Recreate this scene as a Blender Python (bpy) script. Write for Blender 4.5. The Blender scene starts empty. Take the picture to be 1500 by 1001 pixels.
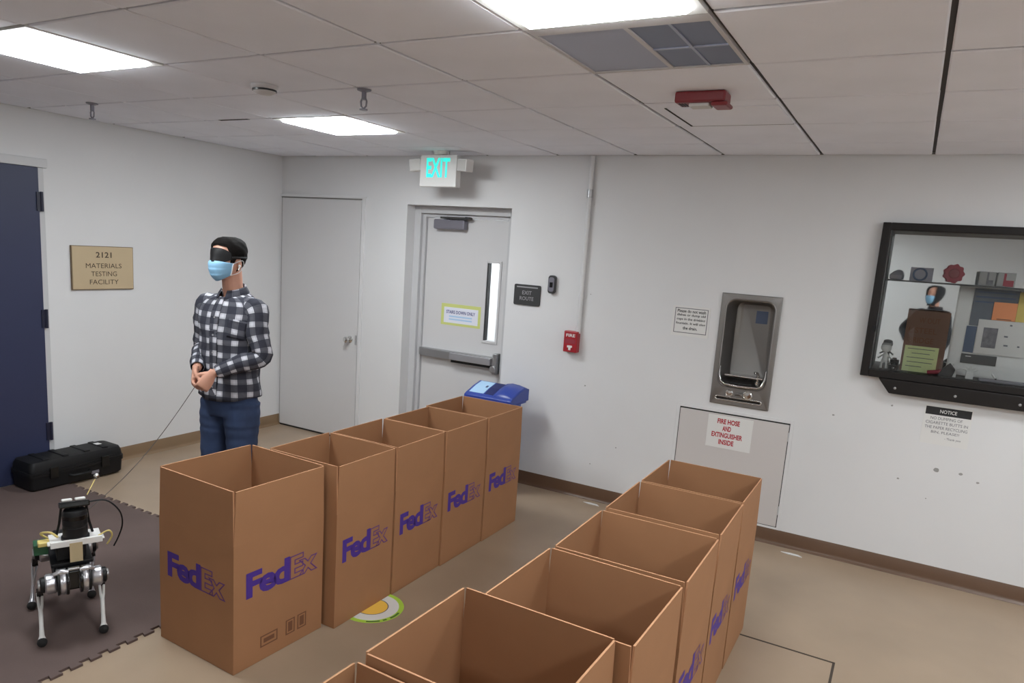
import bpy, math, random
from mathutils import Matrix, Vector
C = bpy.context.scene.collection
SC = bpy.context.scene
rnd = random.Random(7)
PI = math.pi

# ------------------------------------------------------------------ camera, world, exposure
cam_d = bpy.data.cameras.new('camera')
cam = bpy.data.objects.new('camera', cam_d)
C.objects.link(cam)
SC.camera = cam
yaw, pitch, roll = -0.50898, -0.1745, 0.06762
fwd = Vector((math.sin(yaw)*math.cos(pitch), math.cos(yaw)*math.cos(pitch), math.sin(pitch)))
r0 = Vector((math.cos(yaw), -math.sin(yaw), 0)); u0 = r0.cross(fwd)
rt = math.cos(roll)*r0 + math.sin(roll)*u0
up = -math.sin(roll)*r0 + math.cos(roll)*u0
CAM = Vector((5.44533, -5.21029, 1.92626))
cam.matrix_world = Matrix(((rt.x, up.x, -fwd.x, CAM.x), (rt.y, up.y, -fwd.y, CAM.y), (rt.z, up.z, -fwd.z, CAM.z), (0, 0, 0, 1)))
cam_d.sensor_width = 36.0
cam_d.lens = 1060.305/1500*36
cam_d.shift_x = (750-730.187)/1500
cam_d.shift_y = (550.034-500.5)/1500
cam_d.clip_start = 0.05
world = bpy.data.worlds.new('world'); SC.world = world
world.use_nodes = True
world.node_tree.nodes['Background'].inputs[0].default_value = (0.8, 0.85, 1, 1)
world.node_tree.nodes['Background'].inputs[1].default_value = 0.15
SC.view_settings.view_transform = 'Standard'
SC.view_settings.look = 'None'
SC.view_settings.gamma = 1
SC.view_settings.use_curve_mapping = False
SC.view_settings.exposure = 0.0
LAMP = 37.5            # strength of the fluorescent ceiling panels

# ------------------------------------------------------------------ materials
MATS = {}
def srgb(r, g, b):
    f = lambda c: (c/255/12.92) if c/255 <= .04045 else ((c/255+.055)/1.055)**2.4
    return (f(r), f(g), f(b), 1)
def mat(name, col, rough=.6, metal=0., spec=.5, var=0., scale=6., bump=0., bscale=60., emit=0., coat=0., detail=4):
    m = bpy.data.materials.new(name); m.use_nodes = True
    nt = m.node_tree; b = nt.nodes['Principled BSDF']
    b.inputs['Base Color'].default_value = col
    b.inputs['Roughness'].default_value = rough
    b.inputs['Metallic'].default_value = metal
    b.inputs['Specular IOR Level'].default_value = spec
    b.inputs['Coat Weight'].default_value = coat
    tc = None
    if var or bump:
        tc = nt.nodes.new('ShaderNodeTexCoord')
    if var:
        n = nt.nodes.new('ShaderNodeTexNoise'); n.inputs['Scale'].default_value = scale; n.inputs['Detail'].default_value = detail
        nt.links.new(tc.outputs['Object'], n.inputs['Vector'])
        mr = nt.nodes.new('ShaderNodeMapRange'); mr.inputs[1].default_value = .3; mr.inputs[2].default_value = .7
        mr.inputs[3].default_value = 1-var; mr.inputs[4].default_value = 1+var
        nt.links.new(n.outputs['Fac'], mr.inputs[0])
        mx = nt.nodes.new('ShaderNodeVectorMath'); mx.operation = 'SCALE'; mx.inputs[0].default_value = col[:3]
        nt.links.new(mr.outputs[0], mx.inputs['Scale'])
        nt.links.new(mx.outputs[0], b.inputs['Base Color'])
    if bump:
        n2 = nt.nodes.new('ShaderNodeTexNoise'); n2.inputs['Scale'].default_value = bscale; n2.inputs['Detail'].default_value = 3
        nt.links.new(tc.outputs['Object'], n2.inputs['Vector'])
        bp = nt.nodes.new('ShaderNodeBump'); bp.inputs['Strength'].default_value = bump; bp.inputs['Distance'].default_value = .004
        nt.links.new(n2.outputs['Fac'], bp.inputs['Height']); nt.links.new(bp.outputs[0], b.inputs['Normal'])
    if emit:
        b.inputs['Emission Color'].default_value = col; b.inputs['Emission Strength'].default_value = emit
    MATS[name] = m
    return m
mat('wall_paint', srgb(218, 218, 219), .55, var=.02, scale=1.5, bump=.04, bscale=90)
mat('door_paint', srgb(207, 206, 207), .4, var=.015, scale=2)
mat('cabinet_paint', srgb(202, 197, 195), .45, var=.01, scale=2)
mat('frame_paint', srgb(196, 196, 198), .4)
mat('ceiling_tile', srgb(240, 242, 251), .9, var=.025, scale=3, bump=.15, bscale=160)
mat('grid_paint', srgb(196, 192, 192), .5)
mat('grid_bar_shade', srgb(66, 62, 62), .8)  # white bars coloured dark, standing in for shadow in the tile gaps
mat('gap_grey', srgb(128, 125, 123), .7)
mat('plenum_dark', srgb(40, 38, 38), .9)
mat('floor_vinyl', srgb(162, 142, 121), .34, spec=.4, var=.07, scale=2.2, bump=.02, bscale=40, detail=7)
mat('floor_joint', srgb(70, 60, 52), .8)
mat('baseboard_brown', srgb(98, 73, 55), .4, var=.04)
mat('baseboard_tan', srgb(132, 108, 82), .4, var=.04)
mat('foam_mat', srgb(94, 78, 74), .85, var=.08, scale=4, bump=.25, bscale=220)
mat('cardboard', srgb(160, 117, 84), .75, spec=.25, var=.04, scale=5, bump=.05, bscale=30)
mat('cardboard_edge_highlight', srgb(184, 138, 104), .85, spec=.2)  # same kraft as the board; edge highlights put into a lighter colour
mat('print_purple', srgb(72, 45, 140), .6)
mat('print_faint', srgb(98, 58, 118), .6)
mat('print_brown', srgb(112, 74, 50), .7)
mat('diffuser', (.93, .98, 1, 1), .5, emit=LAMP)
mat('white_paint', srgb(232, 232, 230), .4)
mat('white_plastic', srgb(225, 224, 222), .35)
mat('off_white', srgb(205, 203, 200), .5)
mat('black_plastic', srgb(16, 16, 18), .55, spec=.35, bump=.06, bscale=200)
mat('black_gloss', srgb(14, 14, 15), .25)
mat('dark_frame', srgb(27, 23, 22), .5, spec=.3)
mat('blue_door', srgb(45, 51, 80), .45, var=.03)
mat('blue_dark', srgb(32, 34, 54), .4)
mat('steel', srgb(142, 139, 137), .5, metal=1., var=.05, scale=3)
mat('steel_bright', srgb(215, 214, 212), .16, metal=1.)
mat('steel_satin', srgb(176, 176, 178), .38, metal=.9)
mat('aluminium', srgb(205, 205, 210), .3, metal=.85)
mat('closer_grey', srgb(128, 126, 136), .35, metal=.3)
mat('sign_tan', srgb(192, 172, 140), .5, var=.03)
mat('sign_tan_edge', srgb(110, 90, 66), .6)
mat('sign_ink', srgb(62, 48, 34), .6)
mat('sign_dark', srgb(52, 52, 53), .5)
mat('sign_grey', srgb(150, 150, 152), .5)
mat('ink_black', srgb(30, 30, 32), .6)
mat('ink_grey', srgb(96, 96, 104), .6)
mat('ink_red', srgb(176, 36, 52), .6)
mat('ink_blue', srgb(62, 64, 130), .6)
mat('paper', srgb(222, 221, 219), .7)
mat('paper_blue', srgb(226, 228, 240), .7)
mat('paper_green', srgb(205, 212, 130), .7)
mat('paper_pale_green', srgb(204, 214, 158), .7)
mat('fire_red', srgb(160, 34, 44), .35)
mat('strobe_red', srgb(126, 42, 48), .4)
mat('exit_green', srgb(40, 214, 200), .5, emit=.95)
mat('bin_blue', srgb(44, 66, 150), .35, var=.03)
mat('bin_blue_dark', srgb(22, 34, 92), .4)
mat('label_grey_blue', srgb(84, 98, 126), .5)
mat('label_blue', srgb(170, 205, 236), .5)
mat('vent_blue', srgb(150, 153, 172), .35)
mat('vent_dark', srgb(90, 96, 120), .35)
mat('skin', srgb(206, 154, 132), .5, var=.03, scale=20)
mat('hair', srgb(19, 16, 15), .8, spec=.15, bump=.5, bscale=300)
mat('mask_blue', srgb(138, 184, 216), .8)
mat('mask_white', srgb(228, 230, 234), .8)
mat('denim', srgb(44, 60, 92), .85, var=.18, scale=9, bump=.2, bscale=300)
mat('shoe_black', srgb(24, 24, 26), .5)
mat('cord_grey', srgb(84, 80, 78), .6)
mat('pcb_green', srgb(38, 92, 62), .4)
mat('wire_yellow', srgb(216, 196, 120), .5)
mat('tape_beige', srgb(190, 172, 136), .6)
mat('rubber', srgb(28, 27, 27), .8)
mat('orange_card', srgb(226, 140, 88), .7)
mat('yellow_card', srgb(200, 178, 92), .7)
mat('poster_slate', srgb(92, 98, 108), .7, var=.12, scale=20)
mat('poster_blue', srgb(66, 84, 112), .7, var=.12, scale=20)
mat('photo_grey', srgb(104, 102, 108), .6, var=.35, scale=40)
mat('board_brown', srgb(118, 90, 76), .8, var=.05)
mat('rosette_red', srgb(146, 48, 62), .7)
mat('stain_grey', srgb(150, 148, 146), .7)
mat('sticker_green', srgb(176, 214, 74), .5)
mat('sticker_yellow', srgb(244, 196, 84), .5)
mat('ink_green', srgb(74, 120, 50), .6)
mat('hoodie_black', srgb(34, 34, 38), .9, var=.1)
mat('figure_white', srgb(210, 210, 208), .6)
mat('mirror', (.86, .87, .87, 1), .02, metal=1.)
def glass_mat(name, tint, gl):
    m = bpy.data.materials.new(name); m.use_nodes = True; nt = m.node_tree
    nt.nodes.remove(nt.nodes['Principled BSDF'])
    t = nt.nodes.new('ShaderNodeBsdfTransparent'); t.inputs[0].default_value = tint
    g = nt.nodes.new('ShaderNodeBsdfGlossy'); g.inputs['Roughness'].default_value = .01
    fr = nt.nodes.new('ShaderNodeFresnel'); fr.inputs[0].default_value = gl
    mx = nt.nodes.new('ShaderNodeMixShader')
    nt.links.new(fr.outputs[0], mx.inputs[0]); nt.links.new(t.outputs[0], mx.inputs[1]); nt.links.new(g.outputs[0], mx.inputs[2])
    nt.links.new(mx.outputs[0], nt.nodes['Material Output'].inputs[0]); MATS[name] = m
glass_mat('glass', (.96, .97, .97, 1), 1.45)
def plaid_mat():
    m = bpy.data.materials.new('plaid'); m.use_nodes = True; nt = m.node_tree; b = nt.nodes['Principled BSDF']
    b.inputs['Roughness'].default_value = .9; b.inputs['Specular IOR Level'].default_value = .2
    uv = nt.nodes.new('ShaderNodeUVMap'); sp = nt.nodes.new('ShaderNodeSeparateXYZ'); nt.links.new(uv.outputs[0], sp.inputs[0])
    def mth(op, a, bb=None):
        n = nt.nodes.new('ShaderNodeMath'); n.operation = op
        for i, v in enumerate((a, bb)):
            if v is None: continue
            if isinstance(v, (int, float)): n.inputs[i].default_value = v
            else: nt.links.new(v, n.inputs[i])
        return n.outputs[0]
    out = []
    for ax, per in (('X', .084), ('Y', .075)):
        t = mth('FRACT', mth('DIVIDE', sp.outputs[ax], per))
        d = mth('ABSOLUTE', mth('SUBTRACT', t, .5))            # 0 in the middle of a light stripe
        wide = mth('GREATER_THAN', d, .20)                      # broad dark stripe
        thin = mth('LESS_THAN', mth('ABSOLUTE', mth('SUBTRACT', d, .13)), .025)
        dk = mth('MINIMUM', mth('ADD', mth('MULTIPLY', wide, .86), mth('MULTIPLY', thin, .22)), 1.)
        out.append(mth('SUBTRACT', 1., dk))
    pr = mth('MULTIPLY', out[0], out[1])
    pr = mth('ADD', mth('MULTIPLY', pr, .8), mth('MULTIPLY', mth('MINIMUM', out[0], out[1]), .2))
    cr = nt.nodes.new('ShaderNodeMix'); cr.data_type = 'RGBA'
    nt.links.new(pr, cr.inputs['Factor']); cr.inputs['A'].default_value = srgb(28, 30, 44); cr.inputs['B'].default_value = srgb(198, 198, 206)
    nt.links.new(cr.outputs['Result'], b.inputs['Base Color'])
    tc = nt.nodes.new('ShaderNodeTexCoord'); n2 = nt.nodes.new('ShaderNodeTexNoise'); n2.inputs['Scale'].default_value = 14
    nt.links.new(tc.outputs['Object'], n2.inputs['Vector'])
    bp = nt.nodes.new('ShaderNodeBump'); bp.inputs['Strength'].default_value = .9; bp.inputs['Distance'].default_value = .02
    nt.links.new(n2.outputs['Fac'], bp.inputs['Height']); nt.links.new(bp.outputs[0], b.inputs['Normal'])
    MATS['plaid'] = m
plaid_mat()

# ------------------------------------------------------------------ mesh helpers
class G:
    """collects vertices and faces of ONE mesh; a face may carry a material slot"""
    def __init__(s): s.v = []; s.f = []; s.m = []; s.uv = None
    def add(s, vs, fs, mi=0):
        o = len(s.v); s.v += [Vector(p) for p in vs]; s.f += [tuple(i+o for i in f) for f in fs]; s.m += [mi]*len(fs); return s
    def box(s, a, b, mi=0, R=None, c=None):
        a = Vector(a); b = Vector(b)
        vs = [Vector((x, y, z)) for x in (a.x, b.x) for y in (a.y, b.y) for z in (a.z, b.z)]
        if R is not None:
            c = Vector(c) if c is not None else (a+b)/2
            vs = [R @ (p-c) + c for p in vs]
        return s.add(vs, [(0, 1, 3, 2), (4, 6, 7, 5), (0, 4, 5, 1), (2, 3, 7, 6), (0, 2, 6, 4), (1, 5, 7, 3)], mi)
    def ring_loft(s, rings, mi=0, caps=True, closed=False):
        n = len(rings[0]); o = len(s.v)
        for r in rings: s.v += [Vector(p) for p in r]
        m = len(rings)
        for i in range(m if closed else m-1):
            j = (i+1) % m
            for k in range(n):
                k2 = (k+1) % n
                s.f.append((o+i*n+k, o+i*n+k2, o+j*n+k2, o+j*n+k)); s.m.append(mi)
        if caps and not closed:
            s.f.append(tuple(o+k for k in reversed(range(n)))); s.m.append(mi)
            s.f.append(tuple(o+(m-1)*n+k for k in range(n))); s.m.append(mi)
        return s
    def tube(s, path, rad, n=12, mi=0, caps=True, flat=1.):
        path = [Vector(p) for p in path]
        if isinstance(rad, (int, float)): rad = [rad]*len(path)
        t0 = (path[1]-path[0]).normalized()
        a = t0.orthogonal().normalized(); rings = []
        for i, p in enumerate(path):
            t = (path[min(i+1, len(path)-1)]-path[max(i-1, 0)]).normalized()
            a = (a - t*a.dot(t)).normalized(); b = t.cross(a)
            rings.append([p + a*(math.cos(2*PI*k/n)*rad[i]) + b*(math.sin(2*PI*k/n)*rad[i]*flat) for k in range(n)])
        return s.ring_loft(rings, mi, caps)
    def cyl(s, p0, p1, r0, r1=None, n=20, mi=0):
        return s.tube([p0, p1], [r0, r0 if r1 is None else r1], n, mi)
    def lathe(s, prof, org, axis=(0, 0, 1), n=24, mi=0):
        ax = Vector(axis).normalized(); a = ax.orthogonal().normalized(); b = ax.cross(a); org = Vector(org)
        return s.ring_loft([[org + ax*h + (a*math.cos(2*PI*k/n) + b*math.sin(2*PI*k/n))*max(r, 1e-4) for k in range(n)] for r, h in prof], mi)
    def ell(s, c, r, n=16, m=10, mi=0, R=None):
        c = Vector(c); rings = []
        for i in range(m+1):
            t = PI*i/m; rr = max(math.sin(t), .01)
            ring = [Vector((r[0]*rr*math.cos(2*PI*k/n), r[1]*rr*math.sin(2*PI*k/n), -r[2]*math.cos(t))) for k in range(n)]
            rings.append([(R @ p if R else p) + c for p in ring])
        return s.ring_loft(rings, mi)
    def prism(s, poly, org, ux, uy, depth, mi=0):
        """poly in the (ux,uy) plane at org, extruded by depth along ux x uy"""
        ux = Vector(ux); uy = Vector(uy); nz = ux.cross(uy); org = Vector(org)
        lo = [org+ux*p[0]+uy*p[1] for p in poly]
        return s.ring_loft([lo, [p+nz*depth for p in lo]], mi)
BM = {}      # object -> matrix of its frame
def inv(o): return BM[o].inverted() if o in BM else Matrix()
def build(name, g, m, parent=None, world=True, smooth=0, bevel=0, kind=None, seg=2, post=None):
    me = bpy.data.meshes.new(name)
    vs = g.v
    if parent is not None and world:
        iv = inv(parent); vs = [iv @ p for p in vs]
    me.from_pydata([tuple(p) for p in vs], [], g.f)
    for mm in (m if isinstance(m, (list, tuple)) else [m]): me.materials.append(MATS[mm])
    me.polygons.foreach_set('material_index', g.m)
    if g.uv:
        l = me.uv_layers.new(name='UVMap'); k = 0
        for f in g.f:
            for i in f: l.data[k].uv = g.uv[i]; k += 1
    me.update()
    o = bpy.data.objects.new(name, me); C.objects.link(o)
    import bmesh
    bm = bmesh.new(); bm.from_mesh(me); bmesh.ops.recalc_face_normals(bm, faces=bm.faces); bm.to_mesh(me); bm.free()
    if smooth:
        me.polygons.foreach_set('use_smooth', [True]*len(me.polygons)); me.set_sharp_from_angle(angle=math.radians(smooth))
    if bevel:
        b = o.modifiers.new('bevel', 'BEVEL'); b.width = bevel; b.segments = seg; b.limit_method = 'ANGLE'; b.angle_limit = math.radians(40)
    if parent is not None:
        o.parent = parent; BM[o] = BM.get(parent, Matrix())
    if kind: o['kind'] = kind
    return o
def tag(o, label, cat, group=None):
    o['label'] = label; o['category'] = cat
    if group: o['group'] = group
    return o
def thing(name, label, cat, loc=(0, 0, 0), rz=0., group=None):
    o = bpy.data.objects.new(name, None); C.objects.link(o); o.location = loc; o.rotation_euler = (0, 0, rz)
    o.empty_display_size = .1
    BM[o] = Matrix.Translation(Vector(loc)) @ Matrix.Rotation(rz, 4, 'Z')
    return tag(o, label, cat, group)
def text(name, body, m, parent, org, right, upv, height=None, width=None, size=.1, bold=0., spacing=1., line=1., outline=0., align='CENTER', lift=.0008, xs=None):
    """flat printed lettering, centred on org in the plane (right, upv)"""
    cu = bpy.data.curves.new(name, 'FONT'); cu.body = body; cu.size = size; cu.align_x = align; cu.resolution_u = 3
    cu.space_character = spacing; cu.space_line = line; cu.offset = bold*size
    if outline: cu.fill_mode = 'NONE'; cu.bevel_depth = outline*size; cu.bevel_resolution = 0
    tmp = bpy.data.objects.new(name, cu); C.objects.link(tmp)
    bpy.context.view_layer.update()
    me = bpy.data.meshes.new_from_object(tmp.evaluated_get(bpy.context.evaluated_depsgraph_get()))
    bpy.data.objects.remove(tmp)
    vs = [v.co.copy() for v in me.vertices]; fs = [tuple(p.vertices) for p in me.polygons]
    bpy.data.meshes.remove(me)
    x0, x1 = min(v.x for v in vs), max(v.x for v in vs); y0, y1 = min(v.y for v in vs), max(v.y for v in vs)
    sy = (height/(y1-y0)) if height else 1; sx = (width/(x1-x0)) if width else sy
    if width and not height: sy = sx
    if xs: sx = sy*xs
    right = Vector(right); upv = Vector(upv); nz = right.cross(upv); org = Vector(org)
    g = G(); zr = max(abs(v.z) for v in vs)
    g.add([org + right*((v.x-(x0+x1)/2)*sx) + upv*((v.y-(y0+y1)/2)*sy) + nz*(lift + (v.z/zr*.0004 if zr > 0 else 0)) for v in vs], fs)
    return build(name, g, m, parent)
def rrect(w, h, r, n=5):
    pts = []
    for cx, cy, a0 in ((w/2-r, h/2-r, 0), (-w/2+r, h/2-r, PI/2), (-w/2+r, -h/2+r, PI), (w/2-r, -h/2+r, 1.5*PI)):
        for k in range(n+1):
            a = a0+PI/2*k/n; pts.append((cx+r*math.cos(a), cy+r*math.sin(a)))
    return pts
X, Y, Z = Vector((1, 0, 0)), Vector((0, 1, 0)), Vector((0, 0, 1))

# ------------------------------------------------------------------ room shell
H = 2.65; XR = 8.551; YF = -8.432
def struct(name, g, m, **k): return build(name, g, m, kind='structure', **k)
floor = struct('floor', G().box((-.3, YF-.3, -.12), (XR+.3, .3, 0)), 'floor_vinyl')
g = G()
for a, b in (((-.3, 0, -.1), (1.517, .3, 2.8)), ((1.517, 0, 2.243), (2.56, .3, 2.8)), ((2.56, 0, -.1), (4.31, .3, 2.8)),
             ((4.31, 0, -.1), (4.675, .3, .965)), ((4.31, 0, 1.69), (4.675, .3, 2.8)), ((4.675, 0, -.1), (5.275, .3, 2.8)),
             ((5.275, 0, -.1), (7.3, .3, 1.30)), ((5.275, 0, 2.2), (7.3, .3, 2.8)), ((7.3, 0, -.1), (XR+.3, .3, 2.8))):
    g.box(a, b)
wall_back = struct('wall_back', g, 'wall_paint')
wall_left = struct('wall_left', G().box((-.3, YF-.3, -.1), (0, 0, 2.8)), 'wall_paint')
struct('wall_right', G().box((XR, YF-.3, -.1), (XR+.3, 0, 2.8)), 'wall_paint')
struct('wall_front', G().box((0, YF-.3, -.1), (XR, YF, 2.8)), 'wall_paint')
# coved vinyl baseboards
def cove(a, b, nrm, name, m):
    a = Vector(a); b = Vector(b); nrm = Vector(nrm)
    prof = [(0, 0), (.022, 0), (.021, .003), (.013, .008), (.007, .018), (.005, .03), (.004, .105), (.002, .108), (0, .108)]
    rings = [[p + nrm*x + Z*z for x, z in prof] for p in (a, b)]
    return struct(name, G().ring_loft(rings), m, smooth=50)
cove((0, -2.25, 0), (0, -.004, 0), X, 'baseboard_left', 'baseboard_tan')
cove((1.05, 0, 0), (1.515, 0, 0), -Y, 'baseboard_back', 'baseboard_brown')
cove((2.562, 0, 0), (XR, 0, 0), -Y, 'baseboard_back', 'baseboard_brown')
cove((0, YF, 0), (0, -4.4, 0), X, 'baseboard_left', 'baseboard_tan')
# small scuffs and chips in the wall paint
for x, z, r in ((3.32, .905, .009), (5.10, .98, .009), (5.73, .735, .02), (5.86, .735, .012), (5.955, .70, .01), (5.53, .635, .008), (5.43, 1.10, .008), (5.70, .54, .006), (3.3, 1.62, .005), (3.62, .46, .007), (3.42, .29, .006)):
    a0 = rnd.random()*6
    poly = [(r*(.6+.5*rnd.random())*math.cos(a0+k*PI/4), r*(.5+.4*rnd.random())*math.sin(a0+k*PI/4)) for k in range(8)]
    build('scuff_mark', G().prism(poly, (x, -.0006, z), X, Z, .0005), 'stain_grey', wall_back)
# floor access hatch, flush in the vinyl: a dark joint round a plate
g = G()
for a, b in (((4.72, -1.452, 0), (5.372, -1.440, .0012)), ((5.36, -2.08, 0), (5.372, -1.44, .0012)), ((4.72, -2.092, 0), (5.372, -2.08, .0012))): g.box(a, b)
build('hatch_joint', g, 'floor_joint', floor)
# ---- ceiling: one plate above, a metal grid, and a lay-in tile in every cell
CX = [3.559+.6239*i for i in range(-6, 9)]; CX[0] = 0.0
CY = [-1.106-.6105*j for j in range(-1, 13)]; CY = [0.0]+CY
ceiling = struct('ceiling', G().box((-.3, YF-.3, 2.74), (XR+.3, .3, 2.8)), 'plenum_dark')
lights = [(-3, 0), (-3, 3), (1, 3), (5, 0), (5, 3), (5, 6), (1, 9)]   # (column, row) from the measured grid
vent_cell = (1, 2)
g = G()
for i, x in enumerate(CX[1:-1]): g.box((x-.012, YF, H+.012), (x+.012, 0, H+.016)); g.box((x-.002, YF, H+.016), (x+.002, 0, H+.045))
for y in CY[1:-1]: g.box((0, y-.012, H+.0125), (XR, y+.012, H+.0165)); g.box((0, y-.002, H+.0165), (XR, y+.002, H+.045))
g.box((0, -.022, H+.003), (XR, 0, H+.006)); g.box((0, YF, H+.003), (.022, 0, H+.006)); g.box((XR-.022, YF, H+.003), (XR, 0, H+.006))
build('ceiling_grid', g, 'grid_bar_shade', ceiling)
tile_meshes = {}
for i in range(len(CX)-1):
    for j in range(len(CY)-1):
        col, row = i-6, j-2
        if (col, row) in lights or (col, row) == vent_cell: continue
        w = round(CX[i+1]-CX[i], 3); d = round(CY[j]-CY[j+1], 3)
        key = (w, d)
        if key not in tile_meshes:
            hw, hd = w/2-.0085, d/2-.0085
            gg = G(); e = .006
            gg.ring_loft([[(-hw+e, -hd+e, 0), (hw-e, -hd+e, 0), (hw-e, hd-e, 0), (-hw+e, hd-e, 0)], [(-hw, -hd, .004), (hw, -hd, .004), (hw, hd, .004), (-hw, hd, .004)], [(-hw, -hd, .0115), (hw, -hd, .0115), (hw, hd, .0115), (-hw, hd, .0115)]])
            t = build('ceiling_tile', gg, 'ceiling_tile', ceiling); tile_meshes[key] = t
        else:
            t = bpy.data.objects.new('ceiling_tile', tile_meshes[key].data); C.objects.link(t); t.parent = ceiling
        t.location = ((CX[i]+CX[i+1])/2, (CY[j]+CY[j+1])/2, H+.0005*rnd.random())
        t.rotation_euler = (rnd.uniform(-.004, .004), rnd.uniform(-.004, .004), rnd.uniform(-.003, .003))
LIGHT_LABEL = {(-3, 0): 'lit square ceiling light panel nearest the exit sign', (-3, 3): 'lit square ceiling light panel over the blindfolded man, in the top left corner',
               (1, 3): 'lit square ceiling light panel beside the blue-grey ceiling vent'}
FAR = {(5, 0): 'over the display case, far right', (5, 3): 'second from the display case, far right', (-3, 6): 'behind the robot, by the left wall', (1, 6): 'behind the cardboard boxes', (5, 6): 'third from the display case, far right',
       (-3, 9): 'in the last row, by the left wall', (1, 9): 'farthest from the display case', (5, 9): 'in the last row, far right'}
for c, r in lights:
    x0, x1, y1, y0 = CX[c+6], CX[c+7], CY[r+2], CY[r+3]
    seen = (c, r) in LIGHT_LABEL
    t = thing('ceiling_light', LIGHT_LABEL.get((c, r), 'square ceiling light out of the photograph, ' + FAR.get((c, r), '')), 'light', ((x0+x1)/2, (y0+y1)/2, H), 0, 'square ceiling lights' if seen else 'ceiling lights farther back in the room')
    g = G(); fw = .042
    for a, b in (((x0+.004, y0+.004), (x1-.004, y0+fw)), ((x0+.004, y1-fw), (x1-.004, y1-.004)), ((x0+.004, y0+fw), (x0+fw, y1-fw)), ((x1-fw, y0+fw), (x1-.004, y1-fw))):
        g.box((a[0], a[1], H-.003), (b[0], b[1], H+.03))
    build('light_frame', g, 'white_paint', t)
    # prismatic lens that hangs a little below the ceiling
    g = G().ring_loft([[(x0+fw+e_, y0+fw+e_, zz), (x1-fw-e_, y0+fw+e_, zz), (x1-fw-e_, y1-fw-e_, zz), (x0+fw+e_, y1-fw-e_, zz)] for e_, zz in ((0, H+.012), (0, H-.004), (.012, H-.016))])
    build('light_diffuser', g, 'diffuser', t)

# ------------------------------------------------------------------ doors
# door_1: blue steel door in the left wall
def st_empty(name, loc=(0, 0, 0)):
    o = bpy.data.objects.new(name, None); C.objects.link(o); o.location = loc; BM[o] = Matrix.Translation(Vector(loc)); o['kind'] = 'structure'; o.empty_display_size = .1
    return o
d1 = st_empty('door_1', (0, -2.75, 0))
build('door_leaf', G().box((.001, -3.24, .012), (.022, -2.285, 2.262)), 'blue_door', d1, bevel=.003)
g = G().box((0, -3.30, 2.264), (.018, -2.22, 2.325)); g.box((0, -2.283, 0), (.006, -2.24, 2.264)); g.box((0, -3.29, 0), (.016, -3.242, 2.264))
build('door_frame', g, 'frame_paint', d1, bevel=.003)
for z in (2.03, 1.20, .36):
    g = G(); g.box((.010, -2.305, z-.065), (.030, -2.262, z+.065)); g.cyl((.03, -2.272, z-.068), (.03, -2.272, z+.068), .011, n=10)
    build('hinge', g, 'blue_dark', d1)
g = G().cyl((.02, -3.17, 1.0), (.06, -3.17, 1.0), .03); g.ell((.075, -3.17, 1.0), (.028, .03, .03))
build('knob', g, 'steel_satin', d1, smooth=40)
# door_2: flush painted closet door in the corner of the back wall
d2 = st_empty('door_2', (.52, 0, 0))
g = G().box((.02, -.012, .018), (1.008, .0, 2.262))
build('door_leaf', g, 'door_paint', d2, bevel=.0025)
build('door_gap', G().box((0, -.003, 2.264), (1.012, 0, 2.276)), 'gap_grey', d2)
build('door_gap', G().box((.006, -.002, .018), (.018, 0, 2.264)), 'gap_grey', d2)
build('door_sill_gap', G().box((.004, -.004, .0), (1.012, 0, .0175)), 'ink_black', d2)
g = G().box((0, -.016, 2.276), (1.06, 0, 2.3)); g.box((1.014, -.01, 0), (1.05, 0, 2.276))
build('door_frame', g, 'wall_paint', d2, bevel=.002)
g = G().lathe([(.0, 0), (.032, 0), (.032, .005), (.024, .010), (.012, .014), (.012, .035), (.024, .042), (.029, .055), (.027, .068), (.016, .075), (0, .076)], (.925, -.012, .985), -Y)
build('knob', g, 'steel_bright', d2, smooth=40)
build('latch_plate', G().box((.985, -.016, .94), (1.006, -.0121, 1.03)), 'steel_satin', d2)
# door_3: exit door set deep in the wall
d3 = st_empty('door_3', (2.04, .17, 0))
g = G()
for a, b in (((1.517, .112, 0), (1.585, .30, 2.243)), ((2.49, .112, 0), (2.56, .30, 2.243)), ((1.585, .112, 2.18), (2.49, .30, 2.243)),
             ((1.585, .145, 0), (1.618, .30, 2.18)), ((2.46, .145, 0), (2.49, .30, 2.18)), ((1.618, .145, 2.15), (2.46, .30, 2.18))): g.box(a, b)
build('door_frame', g, 'frame_paint', d3, bevel=.004)
g = G(); wx0, wx1, wz0, wz1 = 2.268, 2.385, 1.125, 1.79
for a, b in (((1.622, .172, .012), (wx0, .216, 2.146)), ((wx1, .172, .012), (2.456, .216, 2.146)), ((wx0, .172, .012), (wx1, .216, wz0)), ((wx0, .172, wz1), (wx1, .216, 2.146))): g.box(a, b)
leaf = build('door_leaf', g, 'door_paint', d3)
g = G(); e = .022
for a, b in (((wx0-e, .162, wz0-e), (wx0, .172, wz1+e)), ((wx1, .162, wz0-e), (wx1+e, .172, wz1+e)), ((wx0, .162, wz0-e), (wx1, .172, wz0)), ((wx0, .162, wz1), (wx1, .172, wz1+e))): g.box(a, b)
build('window_frame', g, 'door_paint', d3, bevel=.003)
build('window_bead', G().box((wx0, .166, wz0), (wx0+.012, .215, wz1)), 'sign_dark', d3)
build('window_pane', G().box((wx0, .192, wz0), (wx1, .198, wz1)), 'glass', d3)
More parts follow.
